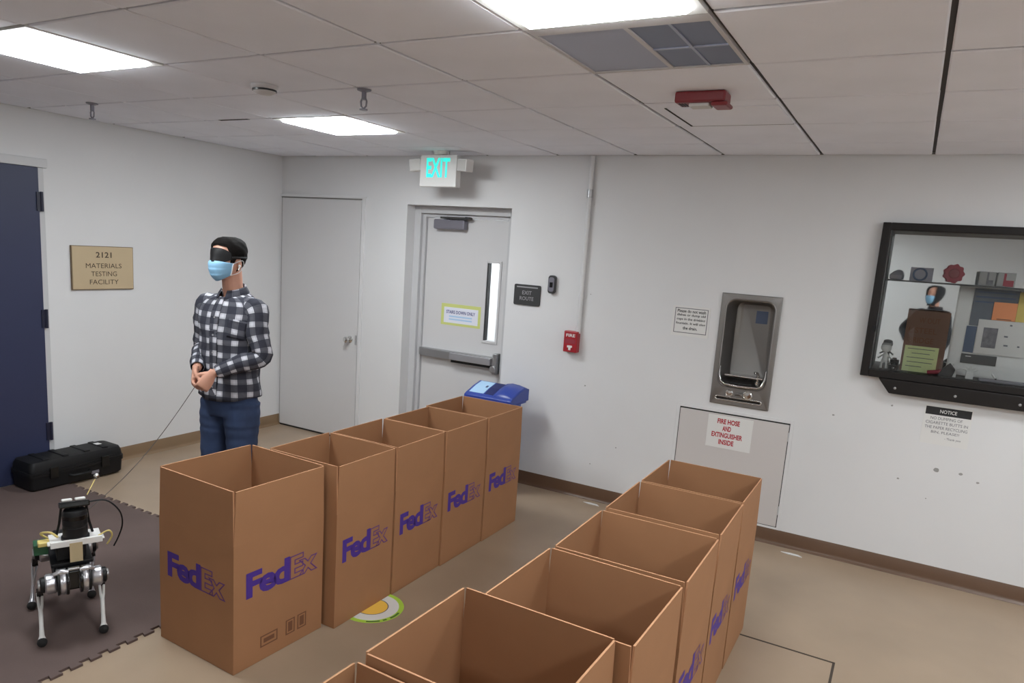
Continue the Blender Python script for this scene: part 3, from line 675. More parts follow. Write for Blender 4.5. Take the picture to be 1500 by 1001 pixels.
# ------------------------------------------------------------------ cardboard boxes (flaps folded up), two rows
BW, BD, BH, FL = .49, .476, .60, .242; TH = .006
def make_box(name):
    t = thing(name, 'x', 'box')
    g = G(); w, d = BW/2, BD/2
    # four walls and a floor as one folded sheet with real thickness
    g.ring_loft([[(-w, -d, .002), (w, -d, .002), (w, d, .002), (-w, d, .002)], [(-w, -d, BH), (w, -d, BH), (w, d, BH), (-w, d, BH)],
                 [(-w+TH, -d+TH, BH), (w-TH, -d+TH, BH), (w-TH, d-TH, BH), (-w+TH, d-TH, BH)], [(-w+TH, -d+TH, .01), (w-TH, -d+TH, .01), (w-TH, d-TH, .01), (-w+TH, d-TH, .01)]])
    build('box_body', g, 'cardboard', t, world=False)
    for nm, L, off, rz in (('f', BW, -d, 0), ('r', BD, w, PI/2), ('b', BW, d, PI), ('l', BD, -w, -PI/2)):
        g = G(); hl = L/2-.0015
        o0 = len(g.v)
        g.add([(-hl, 0, .0), (hl, 0, .0), (hl, TH, .0), (-hl, TH, .0), (-hl, 0, .012), (hl, 0, .012), (hl, TH, .012), (-hl, TH, .012), (-hl+.008, 0, FL), (hl-.008, 0, FL), (hl-.008, TH, FL), (-hl+.008, TH, FL)],
              [(0, 3, 2, 1), (0, 1, 5, 4), (2, 3, 7, 6), (4, 5, 9, 8), (6, 7, 11, 10)])
        g.add([], []); 
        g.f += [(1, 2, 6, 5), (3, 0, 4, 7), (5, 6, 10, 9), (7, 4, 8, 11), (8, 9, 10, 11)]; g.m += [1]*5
        f = build('flap', g, ['cardboard', 'cardboard_edge_highlight'], t, world=False)
        f.location = (0, -d, BH) if nm == 'f' else (w, 0, BH) if nm == 'r' else (0, d, BH) if nm == 'b' else (-w, 0, BH)
        f.rotation_euler = (0, 0, rz); f['side'] = nm
    for org, rt_ in (((BW/2, -.001, .392), Y), ((.0, -BD/2, .392), X)):
        nz = rt_.cross(Z); o = Vector(org)
        text('printed_logo', 'Fed', 'print_purple', t, o - rt_*.075, rt_, Z, height=.122, width=.225, bold=.04, spacing=.86)
        text('printed_logo', 'Ex', 'print_faint', t, o + rt_*.118 - Z*.002, rt_, Z, height=.116, width=.16, bold=.03, spacing=.86, outline=.02)
    return t
proto = make_box('cardboard_box')
def copy_tree(o, parent=None):
    c = o.copy(); C.objects.link(c)
    if parent is not None: c.parent = parent
    for ch in list(o.children):
        if ch.name.startswith('printed_logo') and ch.data.vertices[0].co.x < .2: continue      # only the first box shows its front print
        copy_tree(ch, c)
    return c
LROW = [  # centre x, y, turn, size, label, flap leans (front, right, back, left)
    (2.852, -2.941, -2.2, (.522, .524), 'open cardboard box at the near end of the left row, by the robot', (0, 0, 0, 0)),
    (2.950, -2.440, 0, (.466, .446), 'second cardboard box of the left row, counted from the robot', (0, 0, 0, 0)),
    (2.956, -1.982, .4, (.464, .458), 'middle cardboard box of the left row of five', (0, 0, 0, 0)),
    (2.962, -1.512, 0, (.468, .470), 'second to last cardboard box of the left row, towards the blue bin', (0, 0, 0, 0)),
    (2.950, -1.034, .5, (.500, .472), 'cardboard box at the far end of the left row, before the blue bin', (0, 0, 0, 0))]
RROW = [
    (4.662, -1.608, 0, (.495, .474), 'cardboard box at the far end of the right row, before the hose cabinet', (0, 0, 0, 0)),
    (4.662, -2.095, .6, (.496, .470), 'second cardboard box of the right row, counted from the hose cabinet', (0, 0, 0, 0)),
    (4.666, -2.609, .4, (.503, .484), 'third cardboard box of the right row, counted from the hose cabinet', (0, 0, 0, 0)),
    (4.659, -3.115, -1, (.506, .476), 'fourth cardboard box of the right row, with light corner edge inside', (0, 0, 0, 0)),
    (4.600, -3.609, -1.0, (.519, .478), 'largest looking cardboard box in the foreground of the right row', (0, 0, 0, 0)),
    (4.563, -4.105, -1.5, (.49, .476), 'nearest cardboard box of the right row, cut off by the bottom edge', (0, 0, 0, 0))]
first = True
for row, grp in ((LROW, 'cardboard boxes in the left row'), (RROW, 'cardboard boxes in the right row')):
    for x, y, a, s, lab, lean in row:
        o = proto if first else copy_tree(proto)
        first = False
        o.location = (x, y, 0); o.rotation_euler = (0, 0, math.radians(a)); o.scale = (s[0]/BW, s[1]/BD, 1.022 if s[0] == .519 else 1)
        o['label'] = lab; o['group'] = grp
        for ch in o.children:
            if ch.name.startswith('flap'):
                sd = ch['side']; k = 'frbl'.index(sd)
                le = math.radians(lean[k] + rnd.uniform(-.8, .8))
                ch.rotation_euler = (Matrix.Rotation({'f': 0, 'r': PI/2, 'b': PI, 'l': -PI/2}[sd], 3, 'Z') @ Matrix.Rotation(le, 3, 'X')).to_euler()

def icon(y0, y1, z0, z1, m_):
    g = G(); x = BW/2+.0006; e = .006
    for a, b in (((y0, z0), (y1, z0+e)), ((y0, z1-e), (y1, z1)), ((y0, z0+e), (y0+e, z1-e)), ((y1-e, z0+e), (y1, z1-e))): g.box((x-.0006, a[0], a[1]), (x, b[0], b[1]))
    g.box((x-.0006, y0+m_, z0+m_), (x, y1-m_, z1-m_))
    build('printed_icon', g, 'print_brown', proto, world=False)
icon(-.105, -.015, .065, .12, .017); icon(.03, .08, .06, .135, .013); icon(.095, .145, .06, .135, .013)

for ch in proto.children:      # the first box carries its side print a little farther from the near corner
    if ch.name.startswith('printed_logo') and ch.data.vertices[0].co.x > .2: ch.location.y = .01
# ------------------------------------------------------------------ foam mat with jigsaw edges
g = G(); x1m, y1m, y0m = 2.50, -2.305, -6.2; pts = []
def teeth(p, q, nout, pitch=.085, dep=.026):
    p = Vector(p); q = Vector(q); L = (q-p).length; n = int(L/pitch); d = (q-p)/n; nn = Vector(nout)*dep; out = []
    for k in range(n):
        a = p + d*k
        out += [a+d*.02, a+d*.28, a+d*.20+nn, a+d*.80+nn, a+d*.72]
    return out
pts = [Vector((.03, y0m, 0)), Vector((x1m, y0m, 0))] + teeth((x1m, y0m, 0), (x1m, y1m, 0), (1, 0, 0)) + teeth((x1m, y1m, 0), (.03, y1m, 0), (0, 1, 0)) + [Vector((.03, y1m, 0))]
g.ring_loft([[p.copy() for p in pts], [p+Z*.0115 for p in pts]])
tag(build('foam_mat', g, 'foam_mat'), 'dark brown interlocking foam mat on the floor under the robot', 'mat')

# ------------------------------------------------------------------ floor sticker, half under the left row
t = thing('floor_sticker', 'round green, white and yellow floor sticker beside the left row of boxes', 'sticker', (3.19, -2.375, 0))
for nm, r, m, z in (('sticker_rim', .168, 'sticker_green', .0006), ('sticker_ring', .142, 'paper', .0010), ('sticker_centre', .082, 'sticker_yellow', .0014)):
    build(nm, G().prism([(r*math.cos(2*PI*k/48), r*math.sin(2*PI*k/48)) for k in range(48)], (3.19, -2.375, 0), X, Y, z), m, t)
build('centre_line', G().ring_loft([[Vector((3.19+r*math.cos(2*PI*k/48), -2.375+r*math.sin(2*PI*k/48), .0016)) for k in range(48)] for r in (.082, .087)], caps=False), 'ink_grey', t)
for a0, a1 in ((-62, -36), (-30, -22), (-14, 12)):
    rr = [[Vector((3.19+r*math.cos(math.radians(a0+(a1-a0)*k/8)), -2.375+r*math.sin(math.radians(a0+(a1-a0)*k/8)), .0009)) for k in range(9)] for r in (.149, .161)]
    gg = G(); gg.add(rr[0]+rr[1], [(k, k+1, 10+k, 9+k) for k in range(8)])
    build('sticker_print', gg, 'ink_green', t)

# small flat white pieces by the baseboard
for (x, y), lab in (((3.50, -.10), 'small flat white piece on the floor between the two box rows, by the baseboard'), ((4.98, -.12), 'small flat white piece on the floor by the baseboard, right of the right row')):
    tag(build('white_piece', G().ring_loft([[(x-.07, y+.006, .001), (x-.02, y-.012, .001), (x+.04, y-.008, .001), (x+.07, y-.016, .001), (x+.045, y+.012, .001), (x-.01, y+.010, .001)], [(x-.068, y+.006, .004), (x-.02, y-.012, .007), (x+.04, y-.008, .003), (x+.068, y-.016, .008), (x+.045, y+.012, .005), (x-.01, y+.010, .008)]]), 'paper'), lab, 'paper scrap', 'white pieces by the baseboard')

# ------------------------------------------------------------------ blue recycling bin behind the left row
t = thing('recycling_bin', 'blue recycling bin with pale label behind the left row', 'bin', (2.72, -.28, 0))
bx, by = 2.700, -.30
def rect_ring(w, d, z, r=.04, cx=bx, cy=by): return [(cx+a, cy+b, z) for a, b in rrect(w, d, r, 4)]
g = G().ring_loft([rect_ring(.30, .22, .002), rect_ring(.31, .24, .12), rect_ring(.34, .275, .72), rect_ring(.415, .295, .73), rect_ring(.415, .295, .741)])
build('bin_body', g, 'bin_blue', t, smooth=40)
# lid: one roof sloping up to the back; pale label on the left, dark deposit slot, bulging hood on the right
def lid_prof(x, bulge=0.):
    return [(x, by-.15, .742), (x, by-.15, .775), (x, by-.12, .79+bulge*.3), (x, by-.02, .825+bulge), (x, by+.08, .852+bulge*.6), (x, by+.15, .835), (x, by+.15, .742)]
hw_ = .212
build('bin_lid', G().ring_loft([lid_prof(bx-hw_), lid_prof(bx-hw_+.01, .004), lid_prof(bx-.02, .004), lid_prof(bx+.02, .004), lid_prof(bx+hw_-.01, .004), lid_prof(bx+hw_)]), 'bin_blue', t, bevel=.006)
hood = G().ring_loft([[(x, by-.13, .784), (x, by-.11, .79+b), (x, by-.02, .822+b*1.3), (x, by+.07, .848+b), (x, by+.12, .845), (x, by+.12, .80), (x, by-.13, .77)] for x, b in ((bx+.035, .0), (bx+.05, .016), (bx+.10, .026), (bx+.16, .022), (bx+.205, .008))])
build('bin_hood', hood, 'bin_blue', t, smooth=50)
def slope_patch(x0, x1, y0, y1, lift):
    zf = lambda y: (.79+.0012) + (y-(by-.12))*(.829-.7912)/.10 if y < by-.02 else .829+(y-(by-.02))*(.8544-.829)/.10
    ys = [y0, by-.02, y1]; gg = G()
    gg.ring_loft([[(x0, y, zf(y)+lift-.004), (x1, y, zf(y)+lift-.004), (x1, y, zf(y)+lift), (x0, y, zf(y)+lift)] for y in ys])
    return gg
build('deposit_slot', slope_patch(bx-.045, bx+.032, by-.115, by+.075, .0022), 'bin_blue_dark', t)
build('bin_label', slope_patch(bx-.185, bx-.055, by-.115, by+.07, .0026), 'label_blue', t)
build('label_mark', slope_patch(bx-.09, bx-.072, by-.03, by+.0, .0034), 'bin_blue_dark', t)

# ------------------------------------------------------------------ black hard case by the blue door
t = thing('hard_case', 'black ribbed equipment hard case lying on the mat by the blue door', 'case', (.15, -2.2, .0115), math.radians(0))
kx, ky, z0 = .165, -2.225, .0125; kw, kl = .26, .69
def cr(w, l, z, r=.035): return [(kx+a, ky+b, z) for a, b in rrect(w, l, r, 5)]
g = G().ring_loft([cr(kw-.03, kl-.03, z0), cr(kw-.01, kl-.01, z0+.012), cr(kw, kl, z0+.10), cr(kw+.012, kl+.012, z0+.102), cr(kw+.012, kl+.012, z0+.118)])
build('case_base', g, 'black_plastic', t, smooth=35)
g = G().ring_loft([cr(kw+.012, kl+.012, z0+.120), cr(kw+.012, kl+.012, z0+.136), cr(kw, kl, z0+.138), cr(kw-.008, kl-.008, z0+.18), cr(kw-.03, kl-.03, z0+.205), cr(kw-.10, kl-.12, z0+.212)])
lid = build('case_lid', g, 'black_plastic', t, smooth=35)
for yy in (-.22, -.08, .08, .22):
    build('lid_rib', G().box((kx-.10, ky+yy-.022, z0+.20), (kx+.10, ky+yy+.022, z0+.218)), 'black_plastic', lid, bevel=.006)
build('lid_sticker', G().box((kx-.03, ky+.20, z0+.218), (kx+.02, ky+.24, z0+.2195)), 'paper', lid)
for yy in (-.19, .19):
    build('case_latch', G().box((kx+kw/2+.004, ky+yy-.03, z0+.075), (kx+kw/2+.018, ky+yy+.03, z0+.16)), 'black_gloss', t, bevel=.005)
g = G().tube([(kx+kw/2, ky-.075, z0+.07), (kx+kw/2+.028, ky-.065, z0+.068), (kx+kw/2+.032, ky, z0+.066), (kx+kw/2+.028, ky+.065, z0+.068), (kx+kw/2, ky+.075, z0+.07)], .011, 8)
build('carry_handle', g, 'black_plastic', t, smooth=60)
build('maker_plate', G().box((kx+kw/2-.001, ky+.085, z0+.035), (kx+kw/2+.0035, ky+.145, z0+.06)), 'closer_grey', t, bevel=.003)

# ------------------------------------------------------------------ people
def lerp_rows(rows, z):
    """smooth interpolation of (z, a, b, ...) rows"""
    if z <= rows[0][0]: return rows[0][1:]
    for i in range(len(rows)-1):
        if z <= rows[i+1][0]:
            t = (z-rows[i][0])/(rows[i+1][0]-rows[i][0])
            p0 = rows[max(i-1, 0)]; p1 = rows[i]; p2 = rows[i+1]; p3 = rows[min(i+2, len(rows)-1)]
            return tuple(p1[k] + .5*t*((p2[k]-p0[k]) + t*((2*p0[k]-5*p1[k]+4*p2[k]-p3[k]) + t*(3*(p1[k]-p2[k])+p3[k]-p0[k]))) for k in range(1, len(p1)))
    return rows[-1][1:]
HEAD = [(1.632, .016, -.092, -.045), (1.645, .034, -.104, -.015), (1.665, .049, -.110, .015), (1.695, .061, -.113, .048), (1.725, .068, -.112, .072), (1.755, .0725, -.108, .084),
        (1.785, .0745, -.106, .090), (1.815, .0725, -.098, .086), (1.838, .062, -.080, .070), (1.853, .043, -.055, .046), (1.860, .018, -.028, .018)]
def head_pt(z, th, off=0., rows=HEAD):
    w, yf, yb = lerp_rows(rows, z); cy = (yf+yb)/2; d = (yb-yf)/2
    s, c = math.sin(th), math.cos(th)
    e = .92
    return Vector(((w+off)*math.copysign(abs(s)**e, s), cy-(d+off)*math.copysign(abs(c)**e, c), z))
def smooth_path(pts, rad, m=5):
    out = []; rr = []
    P = [Vector(p) for p in pts]
    for i in range(len(P)-1):
        p0, p1, p2, p3 = P[max(i-1, 0)], P[i], P[i+1], P[min(i+2, len(P)-1)]
        for k in range(m):
            t = k/m
            out.append(p1 + .5*t*((p2-p0) + t*((2*p0-5*p1+4*p2-p3) + t*(3*(p1-p2)+p3-p0)))); rr.append(rad[i]*(1-t)+rad[i+1]*t)
    return out+[P[-1]], rr+[rad[-1]]
def add_hand(g, wrist, d, n, l, curl=(40, 50, 35), sc=1.):
    """palm and five fingers; d along the hand, n towards the palm side, l towards the thumb side"""
    wrist = Vector(wrist); d = Vector(d).normalized(); n = Vector(n); n = (n-d*n.dot(d)).normalized(); l0 = Vector(l); l_ = d.cross(n); l_ = l_ if l_.dot(l0) > 0 else -l_
    P = lambda a, b, c: wrist + d*a*sc + l_*b*sc + n*c*sc
    g.ring_loft([[P(a, w*math.cos(2*PI*k/12), t*math.sin(2*PI*k/12)) for k in range(12)] for a, w, t in ((-.02, .024, .019), (.01, .028, .018), (.035, .036, .017), (.065, .041, .016), (.088, .039, .014), (.097, .034, .010))])
    for b, L, r in ((-.031, .060, .0075), (-.0105, .076, .0083), (.0105, .082, .0085), (.031, .074, .0083)):
        p = P(.088, b, 0); path = [P(.06, b*.9, 0), p]; rad = [r, r*1.05]; ang = 0
        for fr_, cu in zip((.45, .31, .24), curl):
            ang += math.radians(cu); p = p + (d*math.cos(ang)+n*math.sin(ang))*L*fr_*sc; path.append(p); rad.append(r*(.97-.09*len(path)/4))
        sp, sr = smooth_path(path, rad, 3); g.tube(sp, sr, 8); g.ell(path[-1], (rad[-1],)*3, 8, 6)
    p = [P(.012, .022, .004), P(.035, .046, .012), P(.062, .056, .026), P(.086, .050, .040)]
    sp, sr = smooth_path(p, [.012, .0115, .0095, .0078], 3); g.tube(sp, sr, 8); g.ell(p[-1], (.0078,)*3, 8, 6)
def remesh(o, vox, it=4, fac=.5):
    m = o.modifiers.new('remesh', 'REMESH'); m.mode = 'VOXEL'; m.voxel_size = vox; m.use_smooth_shade = True
    s = o.modifiers.new('smooth', 'SMOOTH'); s.iterations = it; s.factor = fac
def ring_xy(z, w, d, cy=0., n=28, tilt=0., cx=0.):
    return [Vector((cx+w*math.sin(2*PI*k/n), cy-d*math.cos(2*PI*k/n), z+tilt*math.cos(2*PI*k/n))) for k in range(n)]
SHIRT = [(.950, .186, .132, .005), (1.00, .182, .130, .004), (1.10, .172, .124, .003), (1.20, .172, .124, .002), (1.30, .184, .126, .004), (1.38, .197, .124, .008), (1.44, .204, .116, .012), (1.485, .190, .102, .018), (1.52, .150, .088, .024), (1.548, .105, .076, .026), (1.568, .078, .068, .022)]
def shirt_pt(z, th, off=0.):
    w, d, cy = lerp_rows(SHIRT, z); s, c = math.sin(th), math.cos(th)
    e = .85
    top = max(0., (z-1.50)/.068); 
    return Vector(((w+off)*math.copysign(abs(s)**e, s), cy-(d+off)*math.copysign(abs(c)**e, c), z-.035*top*top*(.5+.5*c)))
# ---- the blindfolded man
PZ = .0115
man = thing('person', 'blindfolded person in a plaid shirt and blue face mask holding a cord', 'person', (2.03, -2.33, PZ), math.radians(6))
RS, RE, RW = Vector((-.172, .01, 1.462)), Vector((-.243, .03, 1.215)), Vector((-.066, -.185, 1.125))
LS, LE, LW = Vector((.172, .01, 1.462)), Vector((.245, -.03, 1.215)), Vector((.072, -.192, 1.118))
g = G()
g.ring_loft([[head_pt(z, 2*PI*k/28) for k in range(28)] for z in [1.632+.228*i/22 for i in range(23)]])
g.tube([(0, .035, 1.50), (0, .022, 1.58), (0, .012, 1.69)], [.064, .057, .056], 16)
g.tube([(0, -.100, 1.765), (0, -.109, 1.74), (0, -.117, 1.716)], [.007, .010, .012], 8); g.ell((0, -.112, 1.675), (.024, .010, .010))
for s in (-1, 1):
    g.ell((s*.074, -.002, 1.722), (.010, .018, .030), R=Matrix.Rotation(s*.3, 3, 'Z')); g.ell((s*.03, -.098, 1.765), (.014, .01, .009)); g.tube([(s*.014, -.100, 1.782), (s*.045, -.091, 1.782)], .006, 6)
g.ring_loft([ring_xy(z, w-.034, d-.03, cy) for z, w, d, cy in SHIRT])
for s, sh, el, wr in ((-1, RS, RE, RW), (1, LS, LE, LW)):
    p, r = smooth_path([Vector((s*.10, .02, 1.445)), sh, (sh+el)/2, el, (el+wr)/2, wr], [.045, .046, .043, .038, .036, .024]); g.tube(p, r, 12)
    hip = Vector((s*.09, .005, .93)); kn = Vector((s*.105, -.012, .50)); an = Vector((s*.112, .015, .09))
    p, r = smooth_path([hip, (hip+kn)/2, kn, (kn*.6+an*.4), an], [.085, .074, .052, .050, .036]); g.tube(p, r, 14)
    g.tube([an, an+Vector((0, -.05, -.045)), an+Vector((0, -.14, -.062))], [.036, .034, .022], 10)
add_hand(g, RW+Vector((.004, -.012, -.004)), (.30, -.42, -.86), (.80, .45, -.1), (.35, -.85, .4), (48, 62, 45))
add_hand(g, LW+Vector((-.006, -.010, -.004)), (-.36, -.42, -.82), (-.75, .50, -.1), (-.35, -.85, .4), (52, 64, 45))
body = build('body', g, 'skin', man, world=False, smooth=180)
remesh(body, .0042, 3)
# hair: a shell over the skull, short at sides and back
def hairline(y, th):
    a = abs(th)
    if a < .75: return 1.822-.012*a
    if a < .98: return 1.813-(a-.75)/.23*.034
    if a < 1.08: return 1.779-(a-.98)/.10*.045
    if a < 1.42: return 1.728
    if a < 1.80: return 1.752
    if a < 1.95: return 1.752-(a-1.80)/.15*.07
    return 1.682-(a-1.95)/1.2*.04
g = G(); NT = 96; NZ = 30; vs = {}
ext = HEAD[:-1]+[(1.860, .018, -.028, .018)]
for k in range(NT):
    th = -PI+2*PI*k/NT; hl = hairline(0, th)
    for j in range(NZ+1):
        t = j/NZ; z = hl+(1.860-hl)*(1-(1-t)**1.5)
        off = .004+.009*min(1, t*5)+.0012*math.sin(th*9+z*160)*min(1, t*3)
        p = head_pt(min(z, 1.860), th, off); p.z += .012*max(0, (z-1.80)/.06)
        vs[k, j] = len(g.v); g.v.append(p)
for k in range(NT):
    k2 = (k+1) % NT
    for j in range(NZ): g.f.append((vs[k, j], vs[k2, j], vs[k2, j+1], vs[k, j+1])); g.m.append(0)
g.f.append(tuple(vs[k, NZ] for k in range(NT))); g.m.append(0)
hair = build('hair', g, 'hair', man, world=False, smooth=180)
sm = hair.modifiers.new('solidify', 'SOLIDIFY'); sm.thickness = .006
# blindfold, with its strap
def shell(name, z0f, z1f, a0, a1, offf, m, parent, nz=10, na=28, thick=.003, rows=HEAD):
    gg = G()
    for i in range(na+1):
        th = a0+(a1-a0)*i/na; za, zb_ = z0f(th), z1f(th)
        for j in range(nz+1):
            z = za+(zb_-za)*j/nz; gg.v.append(head_pt(z, th, offf(th, j/nz), rows))
    for i in range(na):
        for j in range(nz): gg.f.append((i*(nz+1)+j, (i+1)*(nz+1)+j, (i+1)*(nz+1)+j+1, i*(nz+1)+j+1)); gg.m.append(0)
    o = build(name, gg, m, parent, world=False, smooth=180)
    s = o.modifiers.new('solidify', 'SOLIDIFY'); s.thickness = thick
    return o
bump_n = lambda th, t: .006+.014*math.exp(-(th/.22)**2)*(1-t)
bf = shell('blindfold', lambda th: 1.728+.022*min(1, abs(th)/1.15)**3, lambda th: 1.810-.034*min(1, abs(th)/1.15)**2.4, -1.15, 1.15, lambda th, t: .010+.014*math.exp(-(th/.28)**2)*(1-t), 'black_plastic', man)
shell('strap', lambda th: 1.752, lambda th: 1.764, 1.1, 2*PI-1.1, lambda th, t: .0155, 'black_plastic', bf, nz=2, na=40, thick=.002)
# face mask with pleats and ear loops
MASK = [(1.622, .034, -.100, .02), (1.640, .050, -.116, .03), (1.665, .0635, -.129, .045), (1.690, .070, -.136, .06), (1.715, .0725, -.138, .07), (1.742, .0745, -.130, .08)]
mk = shell('face_mask', lambda th: 1.624+.034*(abs(th)/1.4)**2, lambda th: 1.738-.012*(abs(th)/1.4)**2, -1.4, 1.4, lambda th, t: .001+.0035*(((t*3.2) % 1)-.4)*(1-abs(th)/1.4), 'mask_blue', man, nz=24, na=30, thick=.002, rows=MASK)
g = G()
for th0 in (-1.4, 1.4):
    gg = [head_pt(1.658+(1.726-1.658)*t, th0, .002, MASK) for t in (0, .25, .5, .75, 1)]
    build('mask_edge', G().tube(gg, .0035, 6), 'mask_white', mk, world=False, smooth=60)

for s in (-1, 1):
    a = head_pt(1.724, s*1.4, .003, MASK); b = head_pt(1.660, s*1.4, .003, MASK)
    g = G()
    p, r = smooth_path([a, Vector((s*.080, -.015, 1.738)), Vector((s*.084, .012, 1.742)), Vector((s*.084, .02, 1.715)), Vector((s*.080, .008, 1.695)), Vector((s*.077, -.018, 1.672)), b], [.0022]*7, 4); g.tube(p, r, 6)
    build('ear_loop', g, 'mask_white', mk, world=False, smooth=60)
g = G().ell((.083, -.014, 1.712), (.008, .008, .009)); g.tube([(.086, -.016, 1.712), (.086, -.024, 1.690)], .0038, 8)
build('earbud', g, 'white_plastic', man, world=False, smooth=60)
# plaid shirt: torso, sleeves, collar, pocket; uv in metres drives the check
def uv_loft(rows, closed=True, vv=None):
    gg = G(); gg.uv = []
    n = len(rows[0]); v = 0
    for i, r in enumerate(rows):
        if i: v += sum((rows[i][k]-rows[i-1][k]).length for k in range(0, n, max(1, n//4)))/len(range(0, n, max(1, n//4)))
        u = 0
        for k in range(n):
            gg.v.append(r[k]); gg.uv.append((u, v if vv is None else vv[i]))
            if k < n-1: u += (rows[len(rows)//3][k+1]-rows[len(rows)//3][k]).length
    for i in range(len(rows)-1):
        for k in range(n-1): gg.f.append((i*n+k, i*n+k+1, (i+1)*n+k+1, (i+1)*n+k)); gg.m.append(0)
    return gg
NS = 49; rows = []
for i in range(37):
    z = .950+(1.568-.950)*i/36; r = []
    for k in range(NS):
        th = PI+2*PI*k/(NS-1)
        fold = .006*math.sin(th*7+z*9)*max(0, 1-(z-.95)/.35) + .004*math.sin(z*34+th*3)*(1 if z < 1.4 else 0)
        p = shirt_pt(z, th, .006+fold)
        if i == 0: p.z -= .012*math.cos(th*2)
        r.append(p)
    rows.append(r)
sh = build('shirt', uv_loft(rows), 'plaid', man, world=False, smooth=180)
s = sh.modifiers.new('solidify', 'SOLIDIFY'); s.thickness = .003
for sgn, S_, E_, W_ in ((-1, RS, RE, RW), (1, LS, LE, LW)):
    ax = [Vector((sgn*.105, .018, 1.478)), S_+Vector((sgn*.010, 0, 0)), (S_+E_)/2+Vector((sgn*.006, 0, 0)), E_+Vector((sgn*.006, .012, -.002)), (E_*.55+W_*.45), W_+(E_-W_).normalized()*.012]
    p, r = smooth_path(ax, [.060, .070, .062, .056, .050, .037], 6)
    gg = G().tube(p, r, 24, caps=False)
    rings = [[gg.v[i*24+k].copy() for k in range(24)]+[gg.v[i*24].copy()] for i in range(len(p))]
    for i, rg in enumerate(rings):
        c = p[i]
        for k in range(25):
            a = 2*PI*k/24; rg[k] = c+(rg[k]-c)*(1+.06*math.sin(i*1.15+math.sin(a)*2)+.03*math.sin(i*2.3+a*2))
    sl = build('sleeve', uv_loft(rings), 'plaid', sh, world=False, smooth=180)
    s = sl.modifiers.new('solidify', 'SOLIDIFY'); s.thickness = .003
    d_ = (W_-E_).normalized(); c0 = W_-d_*.05; gg = G().tube([c0, c0+d_*.02, c0+d_*.045], [.043, .042, .041], 20, caps=False)
    cu_ = build('cuff', uv_loft([[gg.v[i*20+k].copy() for k in range(20)]+[gg.v[i*20].copy()] for i in range(3)]), 'plaid', sl, world=False, smooth=180) if False else None
rows = []
for (r_, zz, fl) in ((.062, 1.566, 0), (.061, 1.602, .2), (.067, 1.609, .4), (.082, 1.582, .8), (.094, 1.560, 1.)):
    r = []
    for k in range(33):
        th = .30+(2*PI-.60)*k/32; c = math.cos(th); w = r_
        r.append(Vector((w*1.02*math.sin(th), .026-w*c-.012*fl*(c > .6)*(c-.6)/.4, zz-.040*(.5+.5*c)*(1 if fl < .9 else 1.25))))
    rows.append(r)
co = build('collar', uv_loft(rows), 'plaid', sh, world=False, smooth=180)
s = co.modifiers.new('solidify', 'SOLIDIFY'); s.thickness = .003
rows = [[shirt_pt(1.31+.105*i/8, .42+.62*k/8, .011)+Vector((0, 0, .018*(k/8-.5)*(-1))) for k in range(9)] for i in range(9)]
pk = build('chest_pocket', uv_loft(rows), 'plaid', sh, world=False, smooth=180)
s = pk.modifiers.new('solidify', 'SOLIDIFY'); s.thickness = .003
rows = [[shirt_pt(.955+.585*i/30, -.10+.20*k/4, .0095) for k in range(5)] for i in range(31)]
pl = build('button_placket', uv_loft(rows), 'plaid', sh, world=False, smooth=180)
s = pl.modifiers.new('solidify', 'SOLIDIFY'); s.thickness = .002
for z in (1.02, 1.12, 1.22, 1.32, 1.42): 
    q = shirt_pt(z, 0, .010); build('button', G().lathe([(0, 0), (.0055, 0), (.005, .002), (0, .002)], q, -Y, 10), 'sign_grey', pl, world=False)
# jeans and shoes
g = G().ring_loft([ring_xy(z, w, d, .006) for z, w, d in ((.84, .165, .115), (.90, .176, .124), (.97, .176, .122), (1.03, .168, .118))])
for s in (-1, 1):
    hip = Vector((s*.088, .006, .92)); kn = Vector((s*.108, -.014, .50)); an = Vector((s*.115, .018, .075))
    p, r = smooth_path([hip, hip*.72+kn*.28, (hip+kn)/2, kn, kn*.6+an*.4, kn*.25+an*.75, an], [.104, .103, .093, .075, .072, .066, .064], 6)
    r = [x*(1+.025*math.sin(i*1.9+s)+.015*math.sin(i*3.1)) for i, x in enumerate(r)]
    g.tube(p, r, 18)
je = build('jeans', g, 'denim', man, world=False, smooth=180)
remesh(je, .008, 3)
for s in (-1, 1):
    g = G(); f0 = Vector((s*.115, .02, 0)); a = s*math.radians(8); rg = []
    for zz, sc_, ln in ((0, 1, 1), (.022, 1.02, 1.01), (.045, .95, .97), (.07, .80, .80), (.09, .62, .52)):
        rg.append([f0 + Matrix.Rotation(a, 3, 'Z') @ Vector((.046*sc_*math.cos(2*PI*k/24)*(1+.12*math.sin(2*PI*k/24)*-1), (-.085*ln*1.0 if zz > .05 else -.075)*(.6 if zz > .05 else 1) - .145*ln*math.sin(2*PI*k/24)*1.0 + (.03 if zz > .05 else 0), zz)) for k in range(24)])
    sho = build('shoe', g.ring_loft(rg), 'shoe_black', man, world=False, smooth=50)
# leash cord held by the man, running down to the robot
ROB = Vector((2.115, -3.345, PZ)); RA = math.radians(-25)
RM = Matrix.Translation(ROB) @ Matrix.Rotation(RA, 4, 'Z')
hand = BM[man] @ Vector((-.01, -.255, 1.035))
end = RM @ Vector((-.16, -.06, .36))
pts = []
for i in range(25):
    t = i/24; p = hand.lerp(end, t); p.z -= .10*math.sin(PI*t)*(1-t*.3); pts.append(p)
tag(build('leash_cord', G().tube(pts, .0019, 6), 'cord_grey', smooth=60), 'thin grey cord from the hands of the person down to the robot', 'cord')

